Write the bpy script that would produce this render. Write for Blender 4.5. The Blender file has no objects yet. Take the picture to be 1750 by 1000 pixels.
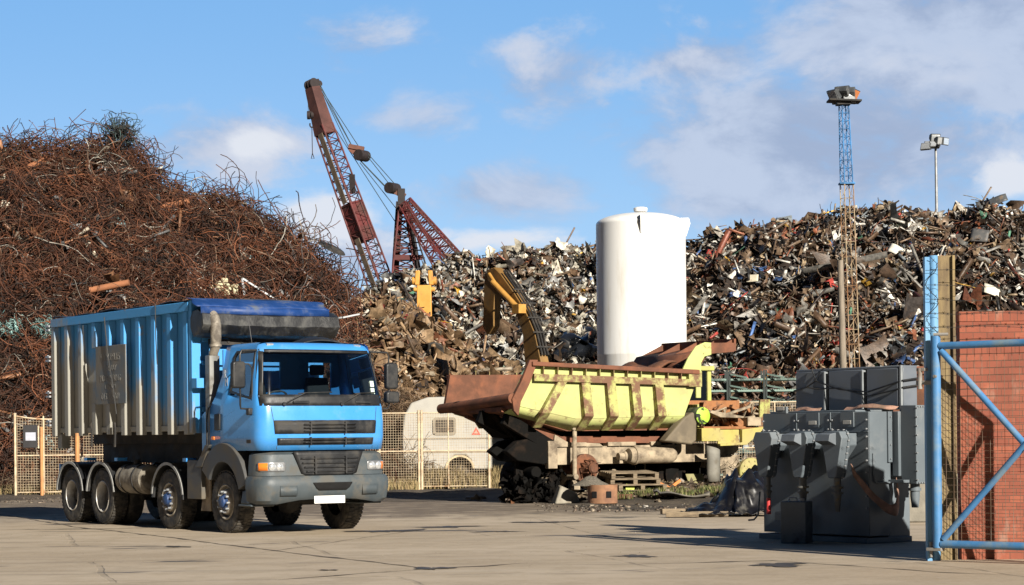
import bpy, bmesh, math, random
import numpy as np
from mathutils import Vector, Matrix
random.seed(7); RNG = np.random.default_rng(7)
S = bpy.context.scene; COL = S.collection
PI = math.pi; R = math.radians
# ------------------------------------------------------------------ camera
FPX = 3600.0; ROLL = 0.010; CZ = 1.58
cam = bpy.data.objects.new('camera', bpy.data.cameras.new('camera')); COL.objects.link(cam)
cam.data.sensor_width = 36; cam.data.lens = FPX / 1750 * 36; cam.data.shift_y = 245 / 1750
cam.data.clip_start = 0.5; cam.data.clip_end = 6000
cam.matrix_world = Matrix.Translation((0, 0, CZ)) @ Matrix.Rotation(PI/2, 4, 'X') @ Matrix.Rotation(-ROLL, 4, 'Z')
S.camera = cam
S.view_settings.view_transform = 'Standard'; S.view_settings.look = 'None'; S.view_settings.exposure = 0.66
S.cycles.max_bounces = 5; S.cycles.diffuse_bounces = 1; S.cycles.glossy_bounces = 3; S.cycles.transparent_max_bounces = 12
# ------------------------------------------------------------------ sun + sky
SAZ, SEL = R(30), R(24)          # sun behind the camera, 30 degrees to its right, 24 degrees high
sd = Vector((math.sin(SAZ)*math.cos(SEL), -math.cos(SAZ)*math.cos(SEL), math.sin(SEL)))
sun = bpy.data.objects.new('sun', bpy.data.lights.new('sun', 'SUN')); COL.objects.link(sun)
sun.data.energy = 5.0; sun.data.angle = R(0.5); sun.data.color = (1, 0.93, 0.82)
sun.rotation_euler = sd.to_track_quat('Z', 'Y').to_euler()
W = bpy.data.worlds.new('World'); S.world = W; W.use_nodes = True

class NT:
    """tiny node-graph builder"""
    def __init__(s, tree): s.t = tree; tree.nodes.clear()
    def n(s, typ, **kw):
        nd = s.t.nodes.new('ShaderNode' + typ)
        for k, v in kw.items():
            if k.startswith('i_'):
                key = k[2:]; key = int(key) if key.isdigit() else key.replace('_', ' ')
                s.set(nd.inputs[key], v)
            else: setattr(nd, k, v)
        return nd
    def set(s, inp, v):
        if hasattr(v, 'is_output') or isinstance(v, bpy.types.NodeSocket): s.t.links.new(v, inp)
        else: inp.default_value = v
    def math(s, op, a, b=None, c=None, clamp=False):
        nd = s.t.nodes.new('ShaderNodeMath'); nd.operation = op; nd.use_clamp = clamp
        s.set(nd.inputs[0], a)
        if b is not None: s.set(nd.inputs[1], b)
        if c is not None: s.set(nd.inputs[2], c)
        return nd.outputs[0]
    def mix(s, f, a, b, mode='MIX'):
        nd = s.t.nodes.new('ShaderNodeMix'); nd.data_type = 'RGBA'; nd.blend_type = mode; nd.clamp_factor = True
        s.set(nd.inputs[0], f)
        for k, v in ((6, a), (7, b)):
            if isinstance(v, (tuple, list)) and len(v) == 3: v = (*v, 1)
            s.set(nd.inputs[k], v)
        return nd.outputs[2]
    def noise(s, vec, scale, detail=4, rough=.55, dist=0):
        nd = s.n('TexNoise', noise_dimensions='3D'); s.set(nd.inputs['Vector'], vec)
        nd.inputs['Scale'].default_value = scale; nd.inputs['Detail'].default_value = detail
        nd.inputs['Roughness'].default_value = rough; nd.inputs['Distortion'].default_value = dist
        return nd.outputs[0]
    def ramp(s, f, lo, hi, a=0.0, b=1.0, smooth=True):
        nd = s.n('MapRange', interpolation_type='SMOOTHSTEP' if smooth else 'LINEAR')
        s.set(nd.inputs[0], f); nd.inputs[1].default_value = lo; nd.inputs[2].default_value = hi
        nd.inputs[3].default_value = a; nd.inputs[4].default_value = b
        return nd.outputs[0]
    def scale(s, vec, sc, loc=(0, 0, 0), rot=(0, 0, 0)):
        nd = s.n('Mapping'); s.set(nd.inputs[0], vec); nd.inputs['Scale'].default_value = sc
        nd.inputs['Location'].default_value = loc; nd.inputs['Rotation'].default_value = rot
        return nd.outputs[0]

def ray(px, py):
    u = (px-875)/FPX; v = (745-py)/FPX; c, s = math.cos(ROLL), math.sin(ROLL)
    return (u*c+v*s, 1.0, v*c-u*s)
def at(px, py, Y):
    r = ray(px, py); return Vector((r[0]*Y, Y, CZ+r[2]*Y))

def build_sky():
    t = NT(W.node_tree)
    sky = t.n('TexSky', sky_type='NISHITA', sun_disc=False, sun_elevation=SEL, altitude=0, air_density=1.0, dust_density=0.3, ozone_density=3.0)
    sky.sun_rotation = math.atan2(sd.x, sd.y)
    d = t.n('TexCoord').outputs['Generated']
    sp = t.n('SeparateXYZ', i_0=d)
    yy = t.math('MAXIMUM', t.math('ABSOLUTE', sp.outputs[1]), .05)
    u = t.math('DIVIDE', sp.outputs[0], yy); v = t.math('DIVIDE', sp.outputs[2], yy)
    # ripple of the cloud edges
    cv = t.n('CombineXYZ', i_0=u, i_1=t.math('MULTIPLY', v, 1.7), i_2=0.0).outputs[0]
    n1 = t.noise(cv, 15, 9, .60, .3); n2 = t.noise(cv, 34, 6, .6)
    nz = t.math('ADD', t.math('MULTIPLY', n1, .75), t.math('MULTIPLY', n2, .25))
    base = t.ramp(v, 0.0, .24)
    blue = t.mix(base, (.28, .45, .69), (.125, .31, .60))
    blue = t.mix(t.ramp(v, .22, .9), blue, (.005, .02, .07))
    col = t.mix(.8, t.mix(1.0, sky.outputs[0], (.11, .11, .11), 'MULTIPLY'), blue)
    def cloud(prev, blobs, colour, lo, hi, mx, nm):
        acc = None
        for (px, py, rx, ry, a) in blobs:
            r = ray(px, py)
            du = t.math('DIVIDE', t.math('SUBTRACT', u, r[0]), rx/FPX)
            dv = t.math('DIVIDE', t.math('SUBTRACT', v, r[2]), ry/FPX)
            q = t.math('ADD', t.math('MULTIPLY', du, du), t.math('MULTIPLY', dv, dv))
            g = t.math('MULTIPLY', t.math('EXPONENT', t.math('MULTIPLY', q, -1.0)), a)
            acc = g if acc is None else t.math('MAXIMUM', acc, g)
        m = t.math('ADD', acc, t.math('MULTIPLY', t.math('SUBTRACT', nm, .5), 2.7))
        m = t.ramp(m, lo, hi, 0, mx)
        m = t.math('MULTIPLY', m, t.ramp(acc, .02, .25))
        return t.mix(m, prev, colour), m
    shade = t.mix(t.ramp(n1, .38, .62), (.27, .33, .46), (.40, .46, .58))
    col, _ = cloud(col, [(1420, 240, 380, 140, 1.05), (1650, 70, 380, 150, 1.1), (1200, 110, 130, 70, .8), (880, 330, 190, 60, .66), (1300, 330, 200, 70, .9), (620, 75, 140, 60, .55), (720, 200, 110, 45, .55), (360, 250, 200, 70, .7), (600, 440, 200, 60, .7), (950, 130, 140, 90, .7)], shade, .18, .80, .92, nz)
    col, _ = cloud(col, [(1020, 145, 80, 40, .62), (905, 100, 60, 70, .5), (1000, 45, 70, 35, .42), (640, 60, 90, 40, .42), (400, 268, 140, 60, .72), (1180, 80, 80, 70, .5), (1500, 120, 200, 60, .35)], (.46, .50, .59), .22, .85, .85, nz)
    col, _ = cloud(col, [(560, 372, 85, 50, 1.0), (430, 250, 60, 30, .7), (1725, 310, 70, 42, 1.0), (840, 412, 190, 26, .9), (1120, 330, 60, 30, .2)], (.56, .59, .65), .28, .80, .95, nz)
    # high broken cloud over the rest of the dome
    hi = t.ramp(v, .45, .9)
    dn = t.noise(t.scale(d, (1, 1, 2.2)), 2.6, 7, .6)
    col = t.mix(t.math('MULTIPLY', t.ramp(dn, .56, .72, 0, .35), hi), col, (.30, .34, .40))
    back = t.ramp(sp.outputs[1], -.35, .25, .10, 1.0)      # sky behind the camera dimmed to deepen the shadows
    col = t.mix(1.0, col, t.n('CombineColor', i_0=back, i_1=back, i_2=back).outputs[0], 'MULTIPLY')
    # lighting share of the sky: the picture's deep shadows ask for a dim dome
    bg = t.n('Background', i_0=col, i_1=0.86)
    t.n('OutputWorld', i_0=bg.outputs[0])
build_sky()

# ------------------------------------------------------------------ materials
MATS = {}
def pm(name, col, rough=.6, metal=0, var=.18, vs=3.0, dirt=None, da=0.5, ds=2.0, dw=.12, bump=0, bs=30, coat=0, stretch=None, dirt2=None, da2=.3, ds2=9, spec=.5):
    """procedural paint / metal / stone: mottled base, up to two layers of dirt or rust with their own patches, bump"""
    if name in MATS: return MATS[name]
    m = bpy.data.materials.new(name); m.use_nodes = True; t = NT(m.node_tree)
    P = t.n('TexCoord').outputs['Object']
    if stretch: P = t.scale(P, stretch)
    n = t.noise(P, vs, 5)
    c = t.mix(t.ramp(n, .3, .7), tuple(x*(1-var) for x in col), tuple(min(1, x*(1+var)) for x in col))
    ro = t.ramp(n, .3, .7, rough*.85, min(1, rough*1.15)); me = metal
    if dirt:
        f = t.ramp(t.noise(P, ds, 8, .62), 1-da-dw, 1-da+dw)
        c = t.mix(f, c, dirt); ro = t.mix(f, ro, (.85,)*3)
    if dirt2:
        f2 = t.ramp(t.noise(t.scale(P, (1, 1, 1), (7, 3, 5)), ds2, 9, .72), 1-da2-.07, 1-da2+.10)
        c = t.mix(f2, c, dirt2)
    b = t.n('BsdfPrincipled', i_Base_Color=c, i_Roughness=ro, i_Metallic=me)
    b.inputs['Coat Weight'].default_value = coat; b.inputs['Coat Roughness'].default_value = .08
    b.inputs['Specular IOR Level'].default_value = spec
    if bump:
        bp = t.n('Bump', i_Strength=bump, i_Distance=.02, i_Height=t.noise(P, bs, 6, .6)); t.set(b.inputs['Normal'], bp.outputs[0])
    t.n('OutputMaterial', i_0=b.outputs[0])
    MATS[name] = m; return m

def attr_mat(name, rough=.55, metal=0.0, vs=6, var=.35, bump=.3):
    m = bpy.data.materials.new(name); m.use_nodes = True; t = NT(m.node_tree)
    a = t.n('Attribute', attribute_name='Col'); P = t.n('TexCoord').outputs['Object']
    n = t.noise(P, vs, 5, .6)
    c = t.mix(1.0, a.outputs[0], t.mix(t.ramp(n, .35, .65), (1-var,)*3, (1+var,)*3), 'MULTIPLY')
    c = t.mix(t.ramp(t.noise(P, vs*.6, 5), .55, .66, 0, .45), c, (.10, .055, .03))
    b = t.n('BsdfPrincipled', i_Base_Color=c, i_Roughness=rough, i_Metallic=metal)
    if bump:
        bp = t.n('Bump', i_Strength=bump, i_Distance=.03, i_Height=t.noise(P, 14, 4)); t.set(b.inputs['Normal'], bp.outputs[0])
    t.n('OutputMaterial', i_0=b.outputs[0]); return m

def glass_mat(name, tint=(.55, .65, .7), f=.5):
    m = bpy.data.materials.new(name); m.use_nodes = True; t = NT(m.node_tree)
    tr = t.n('BsdfTransparent', i_0=(*tint, 1)); gl = t.n('BsdfGlossy', i_0=(1, 1, 1, 1), i_Roughness=.03)
    fr = t.n('Fresnel', i_IOR=1.5).outputs[0]
    mx = t.n('MixShader', i_0=t.math('ADD', t.math('MULTIPLY', fr, .9), f*.1), i_1=tr.outputs[0], i_2=gl.outputs[0])
    t.n('OutputMaterial', i_0=mx.outputs[0]); return m

# ------------------------------------------------------------------ mesh builder
def tag(o, label=None, cat=None, group=None, kind=None):
    if label: o['label'] = label
    if cat: o['category'] = cat
    if group: o['group'] = group
    if kind: o['kind'] = kind
    return o
def empty(name, loc, rz, label, cat, group=None):
    o = bpy.data.objects.new(name, None); COL.objects.link(o); o.location = loc; o.rotation_euler = (0, 0, rz)
    o.empty_display_size = .2
    return tag(o, label, cat, group)
def copy_tree(o, parent=None):
    c = o.copy(); COL.objects.link(c); c.parent = parent
    for ch in list(o.children): copy_tree(ch, c)
    return c

class MB:
    def __init__(s): s.v = []; s.f = []
    def add(s, vs, fs):
        b = len(s.v); s.v += [tuple(v) for v in vs]; s.f += [tuple(b+i for i in f) for f in fs]; return s
    def hexa(s, p):
        return s.add(p, [(0, 3, 2, 1), (4, 5, 6, 7), (0, 1, 5, 4), (1, 2, 6, 5), (2, 3, 7, 6), (3, 0, 4, 7)])
    def box(s, x0, x1, y0, y1, z0, z1):
        x0, x1 = sorted((x0, x1)); y0, y1 = sorted((y0, y1)); z0, z1 = sorted((z0, z1))
        return s.hexa([(x0, y0, z0), (x1, y0, z0), (x1, y1, z0), (x0, y1, z0), (x0, y0, z1), (x1, y0, z1), (x1, y1, z1), (x0, y1, z1)])
    def rbox(s, c, size, rot=(0, 0, 0)):
        from mathutils import Euler
        M = Euler(rot).to_matrix(); a, b, d = size[0]/2, size[1]/2, size[2]/2
        return s.hexa([Vector(c)+M@Vector(q) for q in [(-a,-b,-d),(a,-b,-d),(a,b,-d),(-a,b,-d),(-a,-b,d),(a,-b,d),(a,b,d),(-a,b,d)]])
    def beam(s, p0, p1, w, h, up=(0, 0, 1)):
        p0, p1 = Vector(p0), Vector(p1); d = (p1-p0).normalized(); up = Vector(up)
        if abs(d.dot(up)) > .98: up = Vector((1, 0, 0))
        x = d.cross(up).normalized(); z = x.cross(d)
        q = [(-w/2, -h/2), (w/2, -h/2), (w/2, h/2), (-w/2, h/2)]
        return s.hexa([p0+x*a+z*b for a, b in q]+[p1+x*a+z*b for a, b in q])
    def prism(s, poly, axis, a, b):
        def P(u, v, w): return {'x': (w, u, v), 'y': (u, w, v), 'z': (u, v, w)}[axis]
        n = len(poly); vs = [P(u, v, a) for u, v in poly]+[P(u, v, b) for u, v in poly]
        return s.add(vs, [tuple(range(n))[::-1], tuple(range(n, 2*n))]+[(i, (i+1) % n, n+(i+1) % n, n+i) for i in range(n)])
    def tube(s, pts, r, n=8, cap=True):
        pts = [Vector(p) for p in pts]; rs = r if isinstance(r, (list, tuple)) else [r]*len(pts)
        b = len(s.v); ref = None
        for i, p in enumerate(pts):
            d = (pts[min(i+1, len(pts)-1)]-pts[max(i-1, 0)]).normalized()
            if ref is None: ref = d.cross(Vector((0, 0, 1)) if abs(d.z) < .9 else Vector((1, 0, 0))).normalized()
            ref = (ref-d*ref.dot(d)).normalized(); w = d.cross(ref)
            for k in range(n):
                a = 2*PI*k/n; s.v.append(tuple(p+(ref*math.cos(a)+w*math.sin(a))*rs[i]))
        for i in range(len(pts)-1):
            for k in range(n):
                s.f.append((b+i*n+k, b+i*n+(k+1) % n, b+(i+1)*n+(k+1) % n, b+(i+1)*n+k))
        if cap:
            s.f.append(tuple(b+k for k in range(n))[::-1]); s.f.append(tuple(b+(len(pts)-1)*n+k for k in range(n)))
        return s
    def lathe(s, prof, c, axis='y', n=32, closed=False):
        """prof: (radius, offset along axis)"""
        b = len(s.v)
        for r, h in prof:
            for k in range(n):
                a = 2*PI*k/n; ca, sa = r*math.cos(a), r*math.sin(a)
                s.v.append({'x': (c[0]+h, c[1]+ca, c[2]+sa), 'y': (c[0]+ca, c[1]+h, c[2]+sa), 'z': (c[0]+ca, c[1]+sa, c[2]+h)}[axis])
        m = len(prof)
        for i in range(m if closed else m-1):
            j = (i+1) % m
            for k in range(n): s.f.append((b+i*n+k, b+i*n+(k+1) % n, b+j*n+(k+1) % n, b+j*n+k))
        return s
    def sheet(s, fn, nu, nv, thick=0):
        b = len(s.v)
        for i in range(nu+1):
            for j in range(nv+1): s.v.append(tuple(fn(i/nu, j/nv)))
        for i in range(nu):
            for j in range(nv):
                a = b+i*(nv+1)+j; s.f.append((a, a+nv+1, a+nv+2, a+1))
        return s
    def ring(s, outer, inner, axis, a, b):
        """frame between two outlines with the same number of points"""
        def P(q, w): u, v = q; return {'x': (w, u, v), 'y': (u, w, v), 'z': (u, v, w)}[axis]
        n = len(outer); vs = [P(q, a) for q in outer]+[P(q, a) for q in inner]+[P(q, b) for q in outer]+[P(q, b) for q in inner]
        fs = []
        for i in range(n):
            j = (i+1) % n
            fs += [(i, j, n+j, n+i), (2*n+i, 3*n+i, 3*n+j, 2*n+j), (i, 2*n+i, 2*n+j, j), (n+i, n+j, 3*n+j, 3*n+i)]
        return s.add(vs, fs)
    def build(s, name, mat, parent=None, bevel=0, smooth=True, thick=0, seg=2):
        me = bpy.data.meshes.new(name); me.from_pydata(s.v, [], s.f); me.update()
        bm = bmesh.new(); bm.from_mesh(me); bmesh.ops.recalc_face_normals(bm, faces=bm.faces); bm.to_mesh(me); bm.free()
        o = bpy.data.objects.new(name, me); COL.objects.link(o); me.materials.append(mat)
        if smooth:
            me.shade_smooth(); me.set_sharp_from_angle(angle=R(38))
        if thick:
            md = o.modifiers.new('t', 'SOLIDIFY'); md.thickness = thick; md.offset = 0
        if bevel:
            md = o.modifiers.new('b', 'BEVEL'); md.width = bevel; md.segments = seg; md.limit_method = 'ANGLE'; md.angle_limit = R(40); md.harden_normals = False
        if parent is not None: o.parent = parent
        return o
def rrect(u0, u1, v0, v1, r, k=4):
    pts = []
    for cx, cy, a0 in ((u1-r, v1-r, 0), (u0+r, v1-r, 90), (u0+r, v0+r, 180), (u1-r, v0+r, 270)):
        for i in range(k+1):
            a = R(a0+90*i/k); pts.append((cx+r*math.cos(a), cy+r*math.sin(a)))
    return pts
def text_mesh(name, s, size, mat, parent, M, squash=1.0, depth=.002):
    cu = bpy.data.curves.new(name, 'FONT'); cu.body = s; cu.size = size; cu.extrude = depth; cu.align_x = 'CENTER'; cu.align_y = 'CENTER'
    cu.space_line = 1.0
    tmp = bpy.data.objects.new('tmp', cu); COL.objects.link(tmp); bpy.context.view_layer.update()
    me = bpy.data.meshes.new_from_object(tmp.evaluated_get(bpy.context.evaluated_depsgraph_get())); bpy.data.objects.remove(tmp)
    me.transform(M @ Matrix.Diagonal((squash, 1, 1, 1))); me.materials.clear(); me.materials.append(mat)
    o = bpy.data.objects.new(name, me); COL.objects.link(o); o.parent = parent; return o

# shared materials
M_black = pm('black_plastic', (.016, .017, .019), .5, var=.2, dirt=(.05, .046, .04), da=.42, ds=3, bump=.1)
M_dark = pm('dark_steel', (.02, .019, .018), .75, var=.3, dirt=(.06, .05, .04), da=.45, ds=4, bump=.2)
M_rubber = pm('tyre_rubber', (.024, .023, .022), .8, var=.2, dirt=(.09, .08, .065), da=.5, ds=7, bump=.3, bs=40)
M_glass = glass_mat('cab_glass', (.46, .55, .60), .9)
M_chrome = pm('bright_metal', (.5, .5, .5), .3, metal=1, dirt=(.2, .17, .13), da=.4)
M_rust = pm('rust', (.17, .065, .03), .85, var=.35, vs=5, dirt=(.10, .045, .025), da=.5, ds=4, dirt2=(.30, .15, .08), da2=.36, bump=.4)
M_tansteel = pm('dusty_steel', (.36, .29, .20), .85, var=.25, vs=4, dirt=(.13, .10, .07), da=.44, ds=3, dirt2=(.12, .06, .035), da2=.34, bump=.35)
M_grey_panel = pm('grey_bumper_plastic', (.062, .078, .088), .5, var=.1, dirt=(.10, .098, .088), da=.43, ds=4, bump=.05)
M_wood = pm('weathered_wood', (.26, .20, .13), .85, var=.3, vs=3, dirt=(.12, .09, .06), da=.45, bump=.5, stretch=(1, 6, 6))
M_white = pm('white_paint', (.82, .82, .80), .5, var=.03, dirt=(.6, .57, .5), da=.3)
M_orange_light = pm('amber_lens', (.8, .22, .03), .2, var=.1)
M_lens = pm('clear_lens', (.75, .78, .8), .12, metal=.6, var=.25, vs=25)
# ================================================================== GROUND
def ground_mat():
    m = bpy.data.materials.new('worn_concrete'); m.use_nodes = True; t = NT(m.node_tree)
    P = t.n('TexCoord').outputs['Object']
    wob = t.n('TexNoise', i_Scale=.55, i_Detail=4.0); t.set(wob.inputs['Vector'], P)
    P2 = t.n('VectorMath', operation='ADD'); t.set(P2.inputs[0], P)
    sc = t.n('VectorMath', operation='SCALE'); t.set(sc.inputs[0], wob.outputs['Color']); sc.inputs['Scale'].default_value = .35
    t.set(P2.inputs[1], sc.outputs[0]); Q = P2.outputs[0]
    big = t.noise(P, .16, 6, .6); mid = t.noise(P, 1.3, 7, .65); fine = t.noise(P, 14, 5, .7); grit = t.noise(P, 60, 3, .7)
    c = t.mix(t.ramp(big, .35, .65), (.40, .315, .215), (.50, .41, .30))
    c = t.mix(t.ramp(mid, .42, .62, 0, .5), c, (.31, .24, .155))
    c = t.mix(t.ramp(fine, .35, .7, 0, .35), c, (.52, .44, .34))
    c = t.mix(t.ramp(grit, .60, .72, 0, .35), c, (.17, .14, .10))
    # tyre-rubbed streaks running across the yard
    st = t.noise(t.scale(P, (.12, 1.6, 1), rot=(0, 0, R(18))), 1.6, 5, .6)
    c = t.mix(t.ramp(st, .54, .70, 0, .40), c, (.20, .17, .13))
    c = t.mix(t.ramp(st, .30, .42, .35, 0), c, (.45, .40, .33))
    # slab joints
    br = t.n('TexBrick', offset=.5, i_Scale=1.0); t.set(br.inputs['Vector'], t.scale(Q, (1, 1, 1), (1.7, 2.1, 0), (0, 0, R(-14))))
    br.inputs['Brick Width'].default_value = 6.4; br.inputs['Row Height'].default_value = 4.3; br.inputs['Mortar Size'].default_value = .05; br.inputs['Mortar Smooth'].default_value = .4
    jm = t.math('MULTIPLY', br.outputs['Fac'], t.ramp(mid, .35, .6, .25, 1))
    c = t.mix(t.math('MULTIPLY', jm, .22), c, (.07, .055, .04))
    vo = t.n('TexVoronoi', feature='DISTANCE_TO_EDGE', i_Scale=.22); t.set(vo.inputs['Vector'], t.n('VectorMath', operation='ADD', i_0=Q, i_1=t.n('VectorMath', operation='SCALE', i_0=wob.outputs['Color'], i_3=1.2).outputs[0]).outputs[0])
    cr = t.math('MULTIPLY', t.ramp(vo.outputs[0], .001, .006, .5, 0), t.ramp(t.noise(P, .3, 3), .5, .6))
    c = t.mix(t.math('MULTIPLY', cr, .25), c, (.08, .065, .05))
    # oil and water stains
    oil = t.ramp(t.noise(t.scale(P, (.5, 1.25, 1), (3, 1, 0)), .62, 5, .55, .4), .62, .68)
    c = t.mix(t.math('MULTIPLY', oil, .8), c, (.05, .043, .035))
    # dirt washing in from the yard side
    sp = t.n('SeparateXYZ', i_0=P)
    far = t.math('ADD', sp.outputs[1], t.math('ADD', t.math('MULTIPLY', big, 10), t.math('MULTIPLY', mid, 7)))
    dm = t.ramp(far, 48.5, 53.5)
    c = t.mix(t.math('MULTIPLY', dm, t.ramp(mid, .3, .55, .5, 1)), c, (.155, .12, .085))
    h = t.math('ADD', t.math('MULTIPLY', fine, .5), t.math('ADD', t.math('MULTIPLY', grit, .25), t.math('MULTIPLY', jm, -1.5)))
    bp = t.n('Bump', i_Strength=.55, i_Distance=.02, i_Height=h)
    b = t.n('BsdfPrincipled', i_Base_Color=c, i_Roughness=t.math('SUBTRACT', .9, t.math('MULTIPLY', oil, .35)), i_Normal=bp.outputs[0])
    t.n('OutputMaterial', i_0=b.outputs[0]); return m
def dirt_mat():
    m = bpy.data.materials.new('yard_dirt'); m.use_nodes = True; t = NT(m.node_tree)
    P = t.n('TexCoord').outputs['Object']
    a = t.noise(P, .5, 7, .65); f = t.noise(P, 9, 6, .7)
    c = t.mix(t.ramp(a, .35, .65), (.035, .027, .02), (.11, .085, .06)); c = t.mix(t.ramp(f, .5, .7, 0, .5), c, (.20, .16, .115))
    bp = t.n('Bump', i_Strength=.8, i_Distance=.05, i_Height=f)
    b = t.n('BsdfPrincipled', i_Base_Color=c, i_Roughness=.95, i_Normal=bp.outputs[0]); t.n('OutputMaterial', i_0=b.outputs[0]); return m
M_dirt = dirt_mat()
g = MB().add([(-2500, -60, 0), (2500, -60, 0), (2500, 4500, 0), (-2500, 4500, 0)], [(0, 1, 2, 3)]).build('ground', ground_mat(), smooth=False)
tag(g, kind='structure')


def fbm(x, y, seed, base=.5, octv=5, gain=.55):
    r = np.random.default_rng(seed); out = np.zeros_like(x); amp = 1.0; fr = base; tot = 0
    for o in range(octv):
        for k in range(3):
            a = r.uniform(0, 2*PI); ph = r.uniform(0, 2*PI); w = r.uniform(.7, 1.4)*fr
            out += amp*np.sin((x*math.cos(a)+y*math.sin(a))*w*2*PI+ph+1.3*np.sin((y*math.cos(a)-x*math.sin(a))*w*3.1+ph*2))
        tot += amp*1.7; amp *= gain; fr *= 2.03
    return out/tot
def np_mesh(name, V, F, mat, cols=None, smooth=False, parent=None):
    """V (n,3), F (m,k) with one k"""
    me = bpy.data.meshes.new(name); k = F.shape[1]
    me.vertices.add(len(V)); me.vertices.foreach_set('co', V.astype(np.float32).ravel())
    me.loops.add(F.size); me.loops.foreach_set('vertex_index', F.astype(np.int32).ravel())
    me.polygons.add(len(F)); me.polygons.foreach_set('loop_start', np.arange(0, F.size, k, dtype=np.int32))
    try: me.polygons.foreach_set('loop_total', np.full(len(F), k, dtype=np.int32))
    except Exception: pass
    me.update(calc_edges=True)
    if cols is not None:
        at_ = me.color_attributes.new('Col', 'FLOAT_COLOR', 'POINT')
        at_.data.foreach_set('color', np.concatenate([cols, np.ones((len(cols), 1))], 1).astype(np.float32).ravel())
    if smooth: me.shade_smooth()
    me.materials.append(mat); o = bpy.data.objects.new(name, me); COL.objects.link(o)
    if parent is not None: o.parent = parent
    return o
def grid_faces(nx, ny):
    i, j = np.meshgrid(np.arange(nx-1), np.arange(ny-1), indexing='ij'); a = (i*ny+j).ravel()
    return np.stack([a, a+ny, a+ny+1, a+1], 1)

# dirt apron in front of the heaps, a slightly humped sheet whose ragged edge feathers onto the concrete
nx, ny = 260, 90
xs = np.linspace(-40, 60, nx); tv = np.linspace(0, 1, ny)**1.6
X, T = np.meshgrid(xs, tv, indexing='ij')
front = np.interp(xs, [-40, -14, -8, 0, 2, 5, 9, 14, 60], [57, 56.5, 55, 50, 46.5, 43.5, 41, 40, 40])
front = front[:, None]+fbm(X, X*0, 11, .12, 5)*1.6
Y = front+T*(140-front)
Z = .008+.10*np.clip(T*14, 0, 1)*(.5+.5*fbm(X, Y, 5, .22, 5))+.035*fbm(X, Y, 6, 1.4, 3)*np.clip(T*25, 0, 1)
Z += .34*np.exp(-((X-4.2)/2.6)**2-((Y-52.3)/2.2)**2)*np.clip(T*30, 0, 1)*(1+.25*fbm(X, Y, 8, .8, 3))
Z[:, 0] = -.02
d = np_mesh('dirt', np.stack([X, Y, Z], -1).reshape(-1, 3), grid_faces(nx, ny), M_dirt, smooth=True); tag(d, kind='structure')

# ================================================================== SCRAP HEAPS
class Heap:
    def __init__(s, sky, Yr, Y0, Yb, seed, lump=.5, xext=None, power=.85, drop=.85, fine=.30):
        s.fine = fine
        s.Yr, s.Y0, s.Yb, s.seed, s.lump, s.pw = Yr, Y0, Yb, seed, lump, power
        pts = [at(px, py, Yr) for px, py in sky]; s.sx = [p.x for p in pts]; s.sz = [p.z-drop for p in pts]
    def h(s, X, Y):
        H = np.interp(X, s.sx, s.sz)
        y0 = s.Y0+fbm(X, X*0, s.seed+1, .05, 3)*1.5
        t = np.clip((Y-y0)/(s.Yr-y0), 0, None); up = np.clip(t, 0, 1)**s.pw
        dn = np.clip(1-(Y-s.Yr)/(s.Yb-s.Yr), 0, 1); 
        z = H*np.where(Y < s.Yr, up, dn)
        damp = np.clip(z/2.5, 0, 1)*(1-.6*np.exp(-((Y-s.Yr)/3)**2))
        return np.where(z > .01, z+(s.lump*fbm(X, Y, s.seed, .14, 5)+s.fine*fbm(X, Y, s.seed+9, .42, 3))*damp, -.3)
    def core(s, name, mat, parent=None, dx=.45):
        xs = np.arange(s.sx[0], s.sx[-1], dx); ys = np.concatenate([np.arange(s.Y0-2, s.Yr+1, dx*.9), np.arange(s.Yr+1, s.Yb, 2.0)])
        X, Y = np.meshgrid(xs, ys, indexing='ij'); Z = s.h(X, Y)-.12
        return np_mesh(name, np.stack([X, Y, Z], -1).reshape(-1, 3), grid_faces(len(xs), len(ys)), mat, smooth=False)
    def sample(s, n, back=2.0, x0=None, x1=None):
        X = RNG.uniform(x0 if x0 is not None else s.sx[0], x1 if x1 is not None else s.sx[-1], n)
        Y = s.Y0-.5+(s.Yr+back-s.Y0+.5)*RNG.uniform(0, 1, n)
        e = .6; Z = s.h(X, Y); gx = (s.h(X+e, Y)-s.h(X-e, Y))/(2*e); gy = (s.h(X, Y+e)-s.h(X, Y-e))/(2*e)
        N = np.stack([-gx, -gy, np.ones_like(gx)], -1); N /= np.linalg.norm(N, axis=1)[:, None]
        return np.stack([X, Y, Z], -1), N
def rand_rot(n):
    q = RNG.normal(size=(n, 4)); q /= np.linalg.norm(q, axis=1)[:, None]; w, x, y, z = q.T
    return np.stack([np.stack([1-2*(y*y+z*z), 2*(x*y-z*w), 2*(x*z+y*w)], -1), np.stack([2*(x*y+z*w), 1-2*(x*x+z*z), 2*(y*z-x*w)], -1), np.stack([2*(x*z-y*w), 2*(y*z+x*w), 1-2*(x*x+y*y)], -1)], 1)
def pick(pal, n):
    w = np.array([p[0] for p in pal]); c = np.array([p[1] for p in pal])
    return c[RNG.choice(len(pal), n, p=w/w.sum())]*RNG.uniform(.6, 1.35, (n, 1))
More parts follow.
